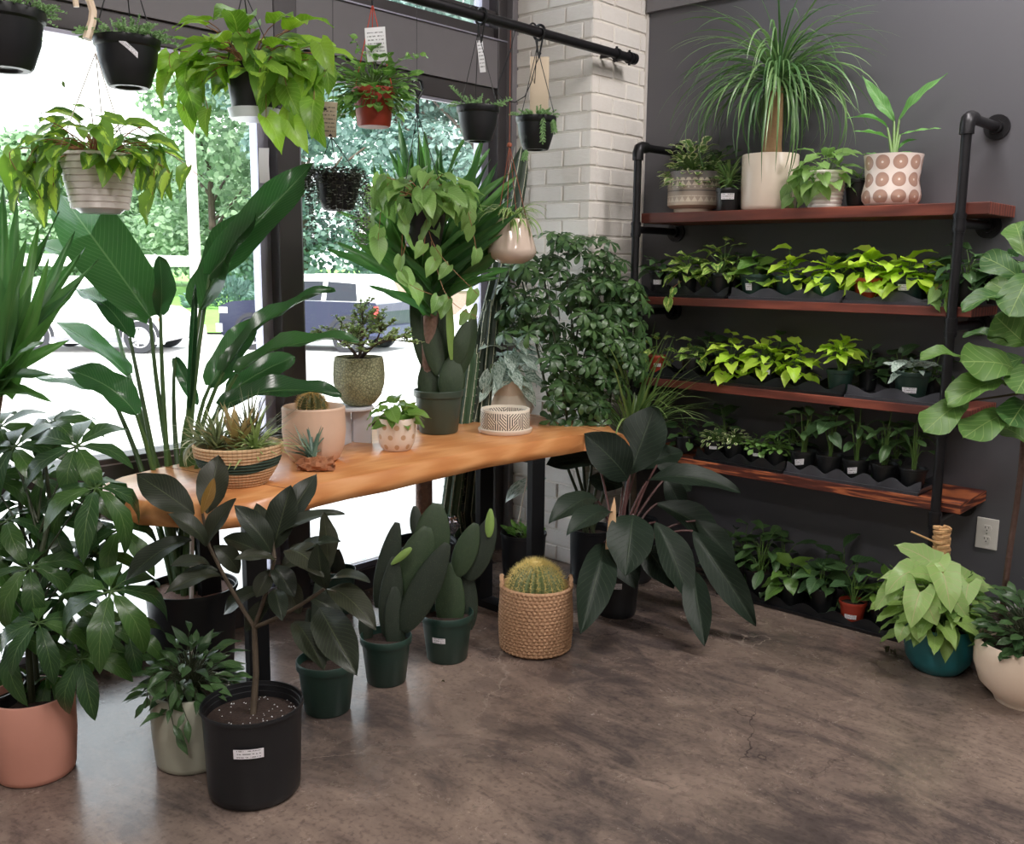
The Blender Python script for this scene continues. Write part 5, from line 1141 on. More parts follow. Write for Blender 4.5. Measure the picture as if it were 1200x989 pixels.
for q in ((502, 468, 502, 423, 26, .0, PAD, 0), (528, 468, 530, 419, 31, -.03, PAD, 0), (499, 428, 485, 341, 22, .0, PAD, 0), (514, 436, 499, 362, 25, -.02, PAD, 0), (522, 428, 521, 350, 20, .03, PAD, .3), (534, 425, 548, 378, 21, -.03, PAD, 0), (541, 434, 556, 372, 18, .0, PAD, .4), (551, 380, 558, 356, 9, -.0, PADY, 0), (529, 418, 526, 342, 9, -.04, PADY, .9), (512, 400, 514, 340, 22, .05, PAD, .2)):
    pad(t, *q[:5], D+q[5], 0, q[6], q[7])
# patterned planter with saucer
b, r, rb, h = place(592, 511, TT0, 62, 32, .98)
t = thing('patterned_planter', 'empty low white planter with black geometric lines on a saucer, front of the table', 'planter', b)
def patt5(n, th, z):
    a = fr(n, th, 8); zz = n.mth('SUBTRACT', n.mth('DIVIDE', z, h*.7), .5); cell = n.mth('FLOOR', n.mth('MULTIPLY', th, 8)); odd = n.mth('GREATER_THAN', n.mth('ABSOLUTE', n.mth('MODULO', cell, 2)), .5)
    l1 = n.mth('LESS_THAN', n.mth('ABSOLUTE', fr(n, n.mth('ADD', a, zz), 6)), .2); l2 = n.mth('LESS_THAN', n.mth('ABSOLUTE', fr(n, n.mth('SUBTRACT', a, zz), 6)), .2)
    l3 = n.mth('MULTIPLY', n.mth('LESS_THAN', n.mth('ABSOLUTE', fr(n, a, 8)), .22), 1.0); tri = n.mth('GREATER_THAN', n.mth('ABSOLUTE', a), n.mth('ABSOLUTE', zz))
    f = n.mix(odd, n.mix(tri, l3, l1), n.mix(tri, l2, l3)); inb = n.mth('MULTIPLY', n.mth('GREATER_THAN', z, h*.06), n.mth('LESS_THAN', z, h*.66)); return n.mix(n.mth('MULTIPLY', f, inb), srgb((232, 220, 204)), srgb((52, 44, 42)))
lathe('saucer', [(0, 0), (r*.98, 0), (r*1.02, .006), (r*1.02, .018), (r*.98, .02), (0, .012)], CREAM, t, b, 48)
lathe('bowl', [(0, 0), (r*.92, 0), (r*.93, .004), (r*.93, h*.72), (r*.91, h*.75), (r*.85, h*.75), (r*.84, h*.7), (r*.8, .008), (0, .008)], m_cyl('line_patterned_glaze', None, patt5), t, b+V((0, 0, .014)), 56)
# faceted cream planter with silver plant
b = V((-3.16, 3.36, TT0)); b = onz(597, 490, TT0); b = V((b.x, b.y, TT0)); D = depth(b); r = 30*D/FPX; h = 46*D/FPX
t = thing('potted_satin_vine', 'silver leaved plant in a faceted cream planter at the far corner of the table', 'potted plant', b)
o = lathe('pot', [(0, 0), (r*.75, 0), (r*.98, h*.28), (r*.72, h*.62), (r*.9, h), (r*.82, h), (r*.7, h*.8), (0, h*.7)], plain('faceted_cream', (222, 208, 190), .5, 0, .03), t, b, 7)
for p in o.data.polygons: p.use_smooth = False
bush(t, b+V((0, 0, h)), .15, .19, 26, K['silv'], .15, -12, b+V((0, 0, h*.9)), STEMG, .7)
for (x1, y1) in ((614, 478), (576, 462)): vine(t, [b+V((0, 0, h)), P(x1, y1-35, D-.12), P(x1, y1-12, D-.13)], 2, K['silv'], .13, STEMG)

# ================================================================ FLOOR PLANTS, LEFT TO RIGHT
def whorl(t, kitmat, p, nrm, size, var=None, n=7, droop=.5, wr=.3, shape='obovate', spin=None):
    me = whorlmesh(kitmat, R.randrange(4) if var is None else var, n, droop, wr, shape); o = bpy.data.objects.new('leaf', me); C.objects.link(o); o.parent = t
    z = V(nrm).normalized(); x = z.orthogonal().normalized(); y = z.cross(x); a = R.uniform(0, 6.28) if spin is None else spin; x, y = x*math.cos(a)+y*math.sin(a), y*math.cos(a)-x*math.sin(a)
    setm(o, t, x, y, z, p, size, size, size); return o
# umbrella tree in pink pot
b, r, rb, h = place(45, 926, 0, 98, 150, .96); D = depth(b); h = .25; r = .118
t = thing('umbrella_tree', 'large umbrella tree with drooping leaf whorls in a pink clay pot, bottom left', 'potted plant', b); pot(t, 'cylinder', b, r, r*.93, h, PINK)
m = MB(); tk = [b+V((0, 0, h*.8)), b+V((.01, .0, .5)), P(60, 600, D+.02), P(50, 520, D+.05)]; m.tube(tk, .011, .005, 7); tk2 = [b+V((-.03, .03, h*.8)), b+V((-.06, .04, .5)), P(20, 560, D+.1)]; m.tube(tk2, .009, .005, 7)
W_ = [(17, 524, 58, 0), (90, 523, 62, -.05), (112, 572, 66, -.12), (35, 665, 62, -.1), (130, 693, 72, -.2), (8, 610, 60, 0), (62, 612, 60, .05), (18, 745, 66, -.1), (95, 772, 60, -.12), (50, 560, 56, .12), (140, 620, 55, .05), (75, 700, 62, .08), (5, 690, 60, .1), (110, 650, 55, .1), (60, 790, 56, .02), (-15, 560, 60, .05), (-20, 800, 60, .0), (150, 740, 48, 0), (25, 590, 55, .15), (80, 650, 60, .15), (0, 500, 50, .1), (60, 495, 50, .12), (45, 730, 55, -.18), (120, 735, 50, -.05), (-25, 640, 60, 0), (85, 585, 55, .05)]
for (x, y, s, dd) in W_:
    p = P(x, y, D+dd); q = tk[1]*.3+P(50, min(y+70, 760), D+.02)*.7
    whorl(t, SCHB, p, V((0, 0, 1))-HD*R.uniform(.35, .7)+RT*R.uniform(-.3, .3), s*D/FPX*1.38, None, 7, R.uniform(.85, .86) if y > 560 else .55, .29, 'ellipse')
    m.tube(curve(q, q*.4+p*.6+V((0, 0, .03)), p, 5), .0035, .0025, 5, False)
m.build('stem', STEMD, t)
# yucca at the left edge
yb = V((-2.95, 1.10, 0)); yc = P(-6, 452, 2.75); yb = V((P(-48, 600, 2.75).x, P(-48, 600, 2.75).y, 0)); t = thing('yucca', 'sword leaved yucca rising at the left edge of the frame', 'potted plant', yb)
pot(t, 'bucket', yb, .14, .12, .26, BLACKP); tubeobj('trunk', [yb+V((0, 0, .2)), yb.lerp(V((yc.x, yc.y, 0)), .2)+V((0, 0, .7)), yc-V((0, 0, .02))], .028, plain('cane_bark', (128, 104, 88), .85, 0, .3, 50, .5), t, .022, 12, wob=lambda q: 1+.04*math.sin(q*60))
YK = ('strap', YUCC, .1)
for (x1, y1, w) in ((3, 215, 15), (20, 235, 16), (45, 262, 14), (70, 248, 14), (88, 270, 14), (115, 305, 17), (78, 352, 12), (82, 398, 12), (30, 280, 16), (58, 300, 14), (95, 330, 15), (10, 300, 18), (50, 400, 12), (100, 290, 13), (-20, 230, 15), (66, 440, 12), (38, 330, 18), (-30, 270, 16), (60, 470, 12), (30, 460, 13)):
    pxleaf(t, YK, R.uniform(-8, 8), R.uniform(440, 465), x1, y1, w*1.25, 2.75+R.uniform(-.04, .04), R.uniform(-.25, .2), (R.uniform(.5, 1), .4, R.uniform(-.6, .6)), 1)
# bird of paradise
bb = onz(222, 752, 0)+HD*.12; bb = V((-3.13, 1.70, 0)); t = thing('bird_of_paradise', 'giant bird of paradise with glossy paddle leaves in a black pot against the window', 'potted plant', bb)
pot(t, 'bucket', bb, .165, .14, .34, BLACKP, PUMICE, soilz=.93); D = depth(bb+V((0, 0, .9))); BK = ('banana', BIRD, .3)
gone = []
def bl(x0, y0, x1, y1, w, dd=0, d2=0, face=(.8, .4, 0), var=None):
    pxleaf(t, BK, x0, y0, x1, y1, w, D+dd, d2, face, 2, var); gone.append((x0, y0, dd))
bl(176, 372, 72, 228, 74, 0, .1, (.9, -.1, .3), 1); bl(188, 368, 187, 300, 30, .0, -.1, (.7, 0, .7), 0); bl(235, 362, 300, 238, 58, 0, .12, (.7, .2, -.6), 0); bl(246, 322, 368, 190, 44, .02, .15, (.9, .1, -.2), 0)
bl(152, 396, 88, 338, 34, .05, .1, (.5, .8, .2), 2); bl(160, 486, 78, 432, 44, -.1, -.05, (.6, .8, 0), 2); bl(118, 442, 28, 430, 28, .15, .1, (.5, -.8, 0), 1); bl(246, 452, 300, 372, 34, .05, .1, (.9, .1, -.3), 0)
bl(262, 436, 392, 338, 24, .05, .2, (.3, .9, 0), 2); bl(278, 438, 420, 398, 30, .0, .1, (.4, .9, 0), 2); bl(258, 478, 400, 462, 34, -.05, .1, (.6, .8, 0), 2); bl(268, 462, 346, 418, 34, .08, .1, (.8, .4, 0), 1); bl(150, 440, 60, 375, 30, .2, .1, (.5, .7, .3), 1)
bl(222, 478, 229, 332, 9, 0, 0, (1, 0, 0), 0); bl(120, 320, 30, 285, 26, .3, .1, (.4, .8, 0), 1); bl(205, 420, 232, 475, 16, .3, 0, (1, 0, 0), 0)
m = MB(); c0 = bb+V((0, 0, .31))
for i, (x0, y0, dd) in enumerate(gone):
    e = P(x0, y0, D+dd); a = c0+V((R.uniform(-.05, .05), R.uniform(-.05, .05), 0)); mid = P(195+(x0-200)*.35, max(y0+60, 520), D+dd*.5); m.tube(curve(a, mid, e, 9), .014, .006, 8)
m.build('stem', plain('strelitzia_stem', (70, 100, 52), .4, 0, .2), t)
tubeobj('stake', [P(224, 770, D-.02), P(225, 620, D-.02)], .008, WHITEP, t, seg=8)
# trailing small plant in pale pot
b, r, rb, h = place(228, 910, 0, 90, 118, .94); D = depth(b); h = .235; t = thing('potted_fig', 'bushy small leaved plant spilling from a pale sage cylinder pot on the floor', 'potted plant', b); pot(t, 'cylinder', b, r, rb, h, SAGE)
bush(t, b+V((0, 0, h)), .15, .17, 130, K['darkl'], .072, -10, b+V((0, 0, h*.9)), STEMD, .2, lod=0)
for (x1, y1, x2, y2) in ((195, 800, 208, 870), (205, 800, 222, 850), (180, 790, 172, 828)): vine(t, [b+V((0, 0, h)), P(x1, y1, D-.17), P(x2, y2, D-.16)], 9, K['darkl'], .065, STEMD, .002, .6, 0)
# rubber plant in black nursery pot
b, r, rb, h = place(300, 953, 0, 117, 128, .9); D = depth(b); h = .268; t = thing('rubber_plant', 'burgundy green rubber plant in a large black nursery pot with white sticker, front', 'potted plant', b)
pot(t, 'bucket', b, r, rb, h, BLACKP, sticker=(-.1, .68, .082, .028), soilz=.84)
m = MB(); rr = random.Random(8)
for i in range(60): a = rr.uniform(0, 6.28); q = r*.85*math.sqrt(rr.random()); m.add([b+V((math.cos(a)*q+dx*.0025, math.sin(a)*q+dy*.0025, h*.84+dz*.003+.003)) for dx, dy, dz in ((1, 0, 0), (-1, 1, 0), (-1, -1, 0), (0, 0, 1))], [(0, 1, 3), (1, 2, 3), (2, 0, 3)])
m.build('perlite', PAPER, t, False, kind='stuff')
Dp = D+.0; m = MB(); tr0 = b+V((0, 0, h*.8)); J1 = P(298, 735, Dp); m.tube([tr0, P(300, 790, Dp), J1], .010, .008, 10)
ends = [(245, 640), (322, 655), (380, 690)]; E_ = []
for (x, y), dd in zip(ends, (.0, -.04, -.08)): e = P(x, y, Dp+dd); m.tube(curve(J1, J1*.5+e*.5+V((0, 0, -.02)), e, 6), .0065, .005, 8); E_.append(e)
m.tube([E_[0], P(237, 600, Dp)], .006, .004, 7); m.tube([E_[1], P(318, 625, Dp)], .006, .004, 7); m.build('trunk', STEMB, t)
RK = ('ellipse', RUBB, .4); RE = ('ellipse', RUBB, .4)
for q in ((228, 603, 160, 556, 36, 0, .05, (.8, .5, -.3), 0), (243, 602, 256, 533, 34, .05, .05, (.9, .1, -.2), 0), (242, 638, 277, 584, 22, -.02, .0, (.8, .2, -.5), 1), (242, 640, 196, 602, 26, -.04, -.05, (.5, .9, 0), 2), (224, 632, 146, 682, 30, -.04, -.08, (.5, .9, 0), 2),
          (246, 662, 199, 664, 20, -.04, -.08, (.5, .9, 0), 2), (258, 674, 193, 696, 22, -.05, -.1, (.5, .9, 0), 2), (255, 668, 205, 684, 18, -.02, -.02, (.4, .9, 0), 2), (318, 648, 274, 592, 27, -.04, -.02, (.8, .4, .4), 1), (320, 645, 341, 568, 34, 0, .02, (.9, .1, -.3), 0), (330, 622, 371, 555, 29, .05, .08, (.8, .1, -.4), 0),
          (328, 628, 404, 602, 20, .0, .0, (.4, .9, 0), 2), (335, 645, 380, 676, 34, -.06, -.08, (.6, .8, 0), 2), (345, 655, 399, 634, 22, -.05, -.04, (.4, .9, 0), 2), (384, 668, 379, 600, 26, -.04, .0, (.7, .1, .7), 0), (382, 690, 372, 636, 24, -.1, -.05, (.9, .1, -.3), 1), (322, 690, 331, 728, 20, -.06, -.08, (.9, .3, 0), 1),
          (322, 656, 274, 656, 18, -.05, -.06, (.5, .9, 0), 2), (345, 728, 380, 786, 31, -.1, -.14, (.8, .4, .2), 1), (374, 712, 419, 792, 40, -.1, -.16, (.8, .4, -.2), 1), (384, 690, 441, 738, 30, -.09, -.14, (.6, .7, 0), 2), (385, 683, 434, 682, 18, -.08, -.1, (.4, .9, 0), 2), (318, 640, 300, 590, 22, .08, .08, (.9, .1, 0), 0),
          (318, 700, 288, 740, 18, .02, .0, (.8, .5, 0), 1), (310, 690, 262, 720, 22, .05, .05, (.7, .6, 0), 2), (325, 672, 352, 720, 24, .02, .0, (.8, .5, 0), 1), (318, 668, 300, 700, 20, -.02, -.03, (.9, .4, 0), 1), (250, 640, 280, 672, 24, .03, .03, (.7, .6, 0), 2), (318, 662, 345, 700, 24, -.02, -.03, (.8, .5, .2), 1), (330, 665, 372, 640, 24, .06, .06, (.9, .4, 0), 1), (360, 700, 400, 720, 20, .0, .0, (.6, .7, 0), 1), (318, 655, 262, 630, 24, .06, .06, (.8, .5, 0), 1)):
    pxleaf(t, RK if q[4] > 24 else RE, q[0], q[1], q[2], q[3], q[4]*1.12, Dp+q[5], q[6], q[7], 2, q[8])
o = pxleaf(t, ('ellipse', RUBR, .3), 236, 602, 251, 560, 14, Dp-.02, 0, (.9, 0, .3), 2, 0); o['label'] = 'young ochre leaf'
# prickly pears on the floor
GP = 'prickly pears in dark green pots on the floor'
def ppot(x, yb, w, hp, label, mat=GREENP, st=None, name='potted_prickly_pear', grp=GP):
    b, r, rb, h = place(x, yb, 0, w, hp, .76); t = thing(name, label, 'potted plant', b, grp); pot(t, 'nursery', b, r, rb, h, mat, sticker=st); return t, b, depth(b), r, h
t, b, D, r, h = ppot(384, 843, 70, 62, 'dark green pot with a thick dark cactus, half hidden by rubber plant leaves')
for q in ((378, 780, 374, 678, 24, 0, PADD, .2), (392, 778, 396, 700, 18, .02, PADD, .3), (366, 775, 362, 715, 16, .02, PADD, .2)): pad(t, *q[:5], D+q[5], 0, q[6], q[7])
t, b, D, r, h = ppot(453, 807, 60, 56, 'prickly pear with many broad dark pads, middle green pot on the floor')
for q in ((430, 752, 427, 712, 17, 0, PADD, .1), (445, 708, 465, 615, 27, .02, PADD, 0), (455, 742, 462, 655, 28, -.02, PADD, .1), (464, 762, 462, 690, 26, -.03, PADD, .2), (474, 735, 523, 640, 36, -.03, PADD, 0), (474, 700, 500, 620, 44, .03, PAD, 0), (500, 665, 512, 592, 44, .05, PAD, 0), (490, 630, 486, 594, 16, .05, PADD, 0), (481, 643, 459, 661, 9, -.04, PADY, 0), (490, 700, 505, 640, 38, .04, PADD, 0)): pad(t, *q[:5], D+q[5], 0, q[6], q[7])
t, b, D, r, h = ppot(524, 780, 62, 56, 'prickly pear with a tall oval front pad and white sticker, rightmost green pot', st=(-.35, .55, .052, .022))
for q in ((528, 738, 527, 662, 35, -.03, PAD, 0), (536, 672, 557, 615, 28, -.03, PAD, 0), (550, 676, 577, 608, 32, .0, PADD, 0), (573, 628, 575, 597, 11, -.02, PADY, 0), (549, 735, 547, 668, 24, .03, PADD, .2)): pad(t, *q[:5], D+q[5], 0, q[6], q[7])
t, b, D, r, h = ppot(398, 722, 40, 52, 'small dark green pot with a single dark cactus stub behind the rubber plant'); pad(t, 398, 690, 396, 645, 16, D, 0, PADD)
t, b, D, r, h = ppot(330, 715, 44, 50, 'black pot with a low dark plant behind the left table frame', BLACKP, name='potted_foliage', grp=None); bush(t, b+V((0, 0, h)), .1, .12, 16, K['darke'], .08, -20, b+V((0, 0, h*.8)), STEMD)
# basket with barrel cactus
b, r, rb, h = place(627, 775, 0, 84, 92, .97); D = depth(b); h = .265; t = thing('basket_planter', 'golden barrel cactus in a seagrass basket with loop handles, on the floor by the table', 'potted plant', b)
pr = [(0, 0), (r*.8, .0), (r*.93, .006)]; NRW = 19
for i in range(NRW):
    for k in range(4): z = .008+(h-.01)*(i+(k+.5)/4)/NRW; f = z/h; pr.append((r*(.95+.06*math.sin(PI*f)-.03*f)+.0045*math.sin(PI*(k+.5)/4), z))
pr += [(r*.9, h), (r*.86, h*.9), (0, h*.75)]
SG = None
def m_sea():
    n = NT('seagrass'); co = n.co(); f = n.noise(70, 4, n.scale(co, (1, 1, 2.6))); g = n.noise(9, 3, co); n.set(n.mix(f, srgb((142, 100, 72)), srgb((206, 168, 132))), .85); n.bump(f, .9, .004); return n.m
SG = m_sea()
lathe('basket', pr, SG, t, b, 132, fn=lambda q, z, i: (.0032*math.sin(q*44+((i-3)//4)*PI) if 3 <= i < 3+NRW*4 else 0) + .006*max(0, z-h*.8)/(h*.2)*math.sin(2*q+.6), key='sea')
m = MB()
for sgn in (1, -1):
    e = RT*sgn; c = b+V((e.x, e.y, 0)).normalized()*r*.95+V((0, 0, h)); d = HD
    for k in range(2): m.tube([c+d*.04*math.cos(a)+V((0, 0, .032*math.sin(a)-.005+.004*k))+e*(.004*math.sin(5*a+k*PI)) for a in [x*PI/12 for x in range(13)]], .006, None, 6)
m.build('handle', SG, t)
barrel(t, b+V((0, 0, h*.86)), r*.80, .122, 24, m_cactus('golden_barrel_skin', (84, 98, 62), (112, 124, 78), False), .028, 18, 5)
lathe('crown', [(0, .012), (.02, .010), (.034, .0), (.04, -.008)], WOOL, t, b+V((0, 0, h*.86+.114)), 20)
# yucca cane behind the heart leaf basket
yb = onx(497, 590, -3.12); yb = V((yb.x, yb.y+.0, 0)); t = thing('yucca', 'tall yucca on a thick brown cane standing behind the table', 'potted plant', yb); D = depth(yb+V((0, 0, 1.4)))
pot(t, 'bucket', yb, .15, .13, .27, BLACKP); yc = P(506, 345, D)
tubeobj('trunk', [yb+V((0, 0, .2)), yb+V((0, 0, .7)), yc], .039, plain('yucca_bark', (140, 112, 100), .9, 0, .45, 70, .8), t, .032, 16, wob=lambda q: 1+.03*math.sin(q*90))
for i in range(62):
    a = R.uniform(-1.25, 1.25); l = R.uniform(150, 190)*(1-.12*abs(a)); bx, by = 506+R.uniform(-14, 14)+a*8, 345-R.uniform(0, 60); pxleaf(t, YK, bx, by, bx+math.sin(a)*l*.72, by-math.cos(a)*l*.9, 15, D, R.uniform(-.3, .3), (R.uniform(.4, 1), .3, R.uniform(-.7, .7)), 1)
for i in range(26):
    sgn = R.choice((-1, 1)); bx, by = 506+R.uniform(-8, 8), 350+R.uniform(-20, 20); pxleaf(t, YK, bx, by, bx+sgn*R.uniform(60, 92), by-R.uniform(25, 95), 11, D-.03, R.uniform(-.3, .1), (R.uniform(.4, 1), .6, 0), 1)
# column cactus
def column(t, pts, rad, ribs, mat, amat):
    m = MB(); am = MB(); pts = [V(p) for p in pts]; n_ = 40; dense = []
    for i in range(n_+1): u = i/n_*(len(pts)-1); k = min(int(u), len(pts)-2); dense.append(pts[k].lerp(pts[k+1], u-k))
    vs = []; seg = ribs*4
    for i, p in enumerate(dense):
        tp = 1 if i < n_-3 else math.sqrt(max(.02, 1-((i-(n_-3))/3)**2*.97))
        for k in range(seg): a = 2*PI*k/seg; rr = rad*tp*(.74+.26*abs(math.cos(ribs*a/2))**1.5); vs.append(p+V((math.cos(a)*rr, math.sin(a)*rr, 0)))
        if i % 1 == 0:
            for k in range(ribs):
                a = 2*PI*k/ribs; q = p+V((math.cos(a), math.sin(a), 0))*rad*tp*1.0
                for s in range(3): d = V((math.cos(a)+R.gauss(0, .5), math.sin(a)+R.gauss(0, .5), R.gauss(0, .6))).normalized(); o_ = d.orthogonal().normalized()*.0016; am.add([q+o_, q-o_, q+d*.009], [(0, 1, 2)])
                if i < n_: nx = dense[i+1]+V((math.cos(a), math.sin(a), 0))*rad*tp*1.01; sd = V((-math.sin(a), math.cos(a), 0))*.0022; q2 = q+V((math.cos(a), math.sin(a), 0))*.0012; am.add([q2-sd, q2+sd, nx+sd*.6, nx-sd*.6], [(0, 1, 2, 3)])
    m.add(vs, [(i*seg+k, i*seg+(k+1) % seg, (i+1)*seg+(k+1) % seg, (i+1)*seg+k) for i in range(n_) for k in range(seg)]+[tuple(n_*seg+k for k in range(seg))]); st = m.build('column', mat, t); am.build('spines', amat, st, False, kind='stuff')
cb2 = onx(536, 640, -3.2); cb2 = V((cb2.x, cb2.y, 0)); D = depth(cb2+V((0, 0, .9))); t = thing('column_cactus', 'tall ribbed column cactus leaning behind the right half of the table', 'potted plant', cb2); pot(t, 'bucket', cb2, .14, .12, .25, BLACKP)
column(t, [cb2+V((0, 0, .22)), P(534, 560, D), P(557, 440, D), P(585, 330, D+.05), P(612, 172, D+.15)], .052, 7, CERD, AREO)
column(t, [cb2+V((.04, -.05, .22)), P(528, 600, D-.05), P(553, 404, D-.05)], .046, 8, CER, AREO); column(t, [cb2+V((.05, .06, .22)), P(552, 600, D), P(576, 352, D)], .045, 8, CERD, AREO)
o = P(528, 615, D-.12); t = thing('crumpled_foil', 'scrap of crumpled silver foil caught on the column cactus under the table', 'foil', o); m = MB(); vs = []; seg = 16
for i in range(8):
    for k in range(seg): a = 2*PI*k/seg; ph = .5+2.2*i/7; d = V((math.cos(a)*math.sin(ph), math.sin(a)*math.sin(ph), math.cos(ph))); vs.append(o+d*.042*(1+.5*pnoise(d*4)))
m.add(vs, [(i*seg+k, (i+1)*seg+k, (i+1)*seg+(k+1) % seg, i*seg+(k+1) % seg) for i in range(7) for k in range(seg)]); m.build('foil_sheet', plain('silver_foil', (214, 210, 220), .2, .8), t, False)
# pot under the table
b = onz(613, 700, 0); b = V((b.x, b.y, 0)); b = V((-2.86, 3.20, 0)); b = onz(613, 706, 0)+HD*.1; b.z = 0; D = depth(b); r = 27*D/FPX
t = thing('potted_succulent', 'green succulent rosette in a tall black pot under the table behind the basket', 'potted plant', b); h = .30; pot(t, 'bucket', b, r, r*.85, h, BLACKP); bush(t, b+V((0, 0, h*.93)), .08, .06, 22, ('ellipse', HOYA, .4), .07, 10, b+V((0, 0, h*.9)), STEMG, -.3)
pxleaf(t, ('ellipse', SILV, .3), 592, 590, 640, 560, 20, D+.1, -.05, (.6, .7, 0)); tubeobj('stake', [P(607, 612, D), P(618, 560, D)], .003, CREAM, t, seg=6)
# dwarf umbrella tree in the corner
sb_ = V((-2.74, 3.42, 0)); sb_ = onx(668, 560, -2.80); sb_ = V((-2.83, 3.60, 0)); sb_ = V((-2.72, 3.55, 0)); D = depth(sb_+V((0, 0, 1)))
t = thing('dwarf_umbrella_tree', 'big bushy dwarf umbrella tree filling the corner in front of the brick pillar', 'potted plant', sb_); pot(t, 'bucket', sb_, .11, .1, .27, BLACKP)
m = MB()
for k in range(6): e = P(632+k*22, 420, D+R.uniform(-.08, .08)); m.tube([sb_+V((R.uniform(-.04, .04), R.uniform(-.04, .04), .22)), sb_*.4+e*.6+V((0, 0, .0)), e, P(612+k*26, 330, D)], .008, .004, 6)
rr = random.Random(21)
for i in range(270):
    while True:
        x = rr.uniform(578, 762); y = rr.uniform(272, 520)
        f = ((x-668)/92)**2 + ((y-390)/122)**2
        if f < 1.02 and not (y > 455 and x > 705) and not (x < 645 and y > 392): break
    p = P(x, y, D+rr.uniform(-.22, .12)*math.sqrt(max(.05, 1-f*.8))); p.y = min(p.y, 3.64 if p.x < PX+.02 else 4.0)
    outv = RT*((x-668)/92)+V((0, 0, -(y-390)/160))
    whorl(t, SCHS, p, V((0, 0, .9))-HD*.6+outv*.7+V((rr.uniform(-.4, .4), rr.uniform(-.4, .4), 0)), rr.uniform(.062, .088), rr.randrange(4), 7, .45, .34)
    if i % 3 == 0: e = P(x*.6+668*.4, y*.6+430*.4+20, D); m.tube(curve(e, (e+p)/2+V((0, 0, -.02)), p, 4), .002, .0015, 4, False)
m.build('stem', STEMD, t)
# grassy plant
gb = V((-2.4, 3.66, 0)); gb = ony(742, 600, 3.72); gb = V((gb.x, gb.y, 0)); D = depth(gb+V((0, 0, .7))); t = thing('potted_grass_palm', 'grassy fountain leaved plant between table corner and shelves', 'potted plant', gb); pot(t, 'bucket', gb, .12, .1, .3, BLACKP)
c = P(742, 528, D); tubeobj('trunk', [gb+V((0, 0, .25)), c], .022, STEMB, t, .015, 10); m = MB()
for i in range(110): az = R.uniform(0, 6.28); m.blade(c+V((R.uniform(-.02, .02), R.uniform(-.02, .02), R.uniform(-.02, .02))), az, R.uniform(.95, 1.53), R.uniform(.35, .68), .012, R.uniform(.2, 2.1), 10)
for i in range(len(m.v)):
    x, y, z = m.v[i]
    if x < PX+.03 and y > PY-.03: m.v[i] = (PX+.03, y, z)
    elif y > WY-.03: m.v[i] = (x, WY-.03, z)
m.build('foliage', GRASS, t, kind='stuff')
# big dark philodendron
b, r, rb, h = place(722, 727, 0, 56, 66, .85); D = depth(b); t = thing('imperial_philodendron', 'large near black philodendron with broad ribbed leaves in a black pot by the table corner', 'potted plant', b)
pot(t, 'bucket', b, .105, .085, .25, BLACKP, sticker=(-.1, .62, .062, .026)); PK = ('ellipse', PHIL, .45); gone = []
for q in ((738, 556, 768, 474, 58, 0, .05, (.9, .2, -.2), 0), (736, 562, 684, 508, 52, -.1, -.1, (.9, .3, .2), 1), (758, 564, 868, 577, 34, -.08, -.1, (.6, .8, 0), 2), (768, 612, 808, 706, 40, -.2, -.2, (.8, .5, .2), 1), (812, 622, 886, 734, 36, -.15, -.2, (.7, .6, -.3), 1), (812, 668, 826, 758, 32, -.25, -.3, (.8, .5, -.2), 1),
          (742, 603, 733, 676, 54, -.3, -.3, (.9, .4, 0), 1), (708, 636, 680, 744, 42, -.35, -.4, (.9, .3, .2), 1), (700, 586, 643, 614, 34, -.2, -.3, (.6, .8, 0), 2), (716, 602, 664, 628, 32, -.3, -.35, (.5, .8, 0), 2), (770, 590, 850, 640, 40, 0, .0, (.7, .7, 0), 1), (700, 540, 640, 545, 36, .1, .0, (.7, .7, 0), 1), (780, 560, 800, 600, 26, .05, .0, (.9, .4, 0), 1),
          (815, 610, 860, 660, 30, -.05, -.05, (.8, .5, 0), 1), (755, 640, 790, 690, 40, -.15, -.2, (.8, .5, 0), 1), (730, 570, 690, 560, 30, .1, .1, (.8, .5, 0), 0), (720, 640, 745, 690, 34, -.1, -.15, (.9, .4, 0), 1), (745, 550, 800, 530, 34, .15, .15, (.8, .5, 0), 1), (770, 545, 810, 575, 30, .12, .1, (.8, .5, 0), 1)):
    pxleaf(t, PK, q[0], q[1], q[2], q[3], q[4], D+q[5], q[6]-q[5]*.3, q[7], 2, q[8]); gone.append((q[0], q[1], q[5]))
m = MB(); c0 = b+V((0, 0, .23))
for (x, y, dd) in gone: e = P(x, y, D+dd); m.tube(curve(c0+V((R.uniform(-.03, .03), R.uniform(-.03, .03), 0)), c0*.45+e*.55+V((0, 0, .08)), e, 6), .0065, .0045, 6)
m.build('stem', plain('maroon_stem', (88, 58, 56), .5, 0, .2), t)
o = pxleaf(t, ('lance', plain('dry_sheath', (206, 170, 132), .7, 0, .15), .1), 720, 582, 708, 674, 10, D-.38, 0, (1, 0, .2), 1, 0, 'sheath'); o['label'] = 'dry tan leaf sheath'
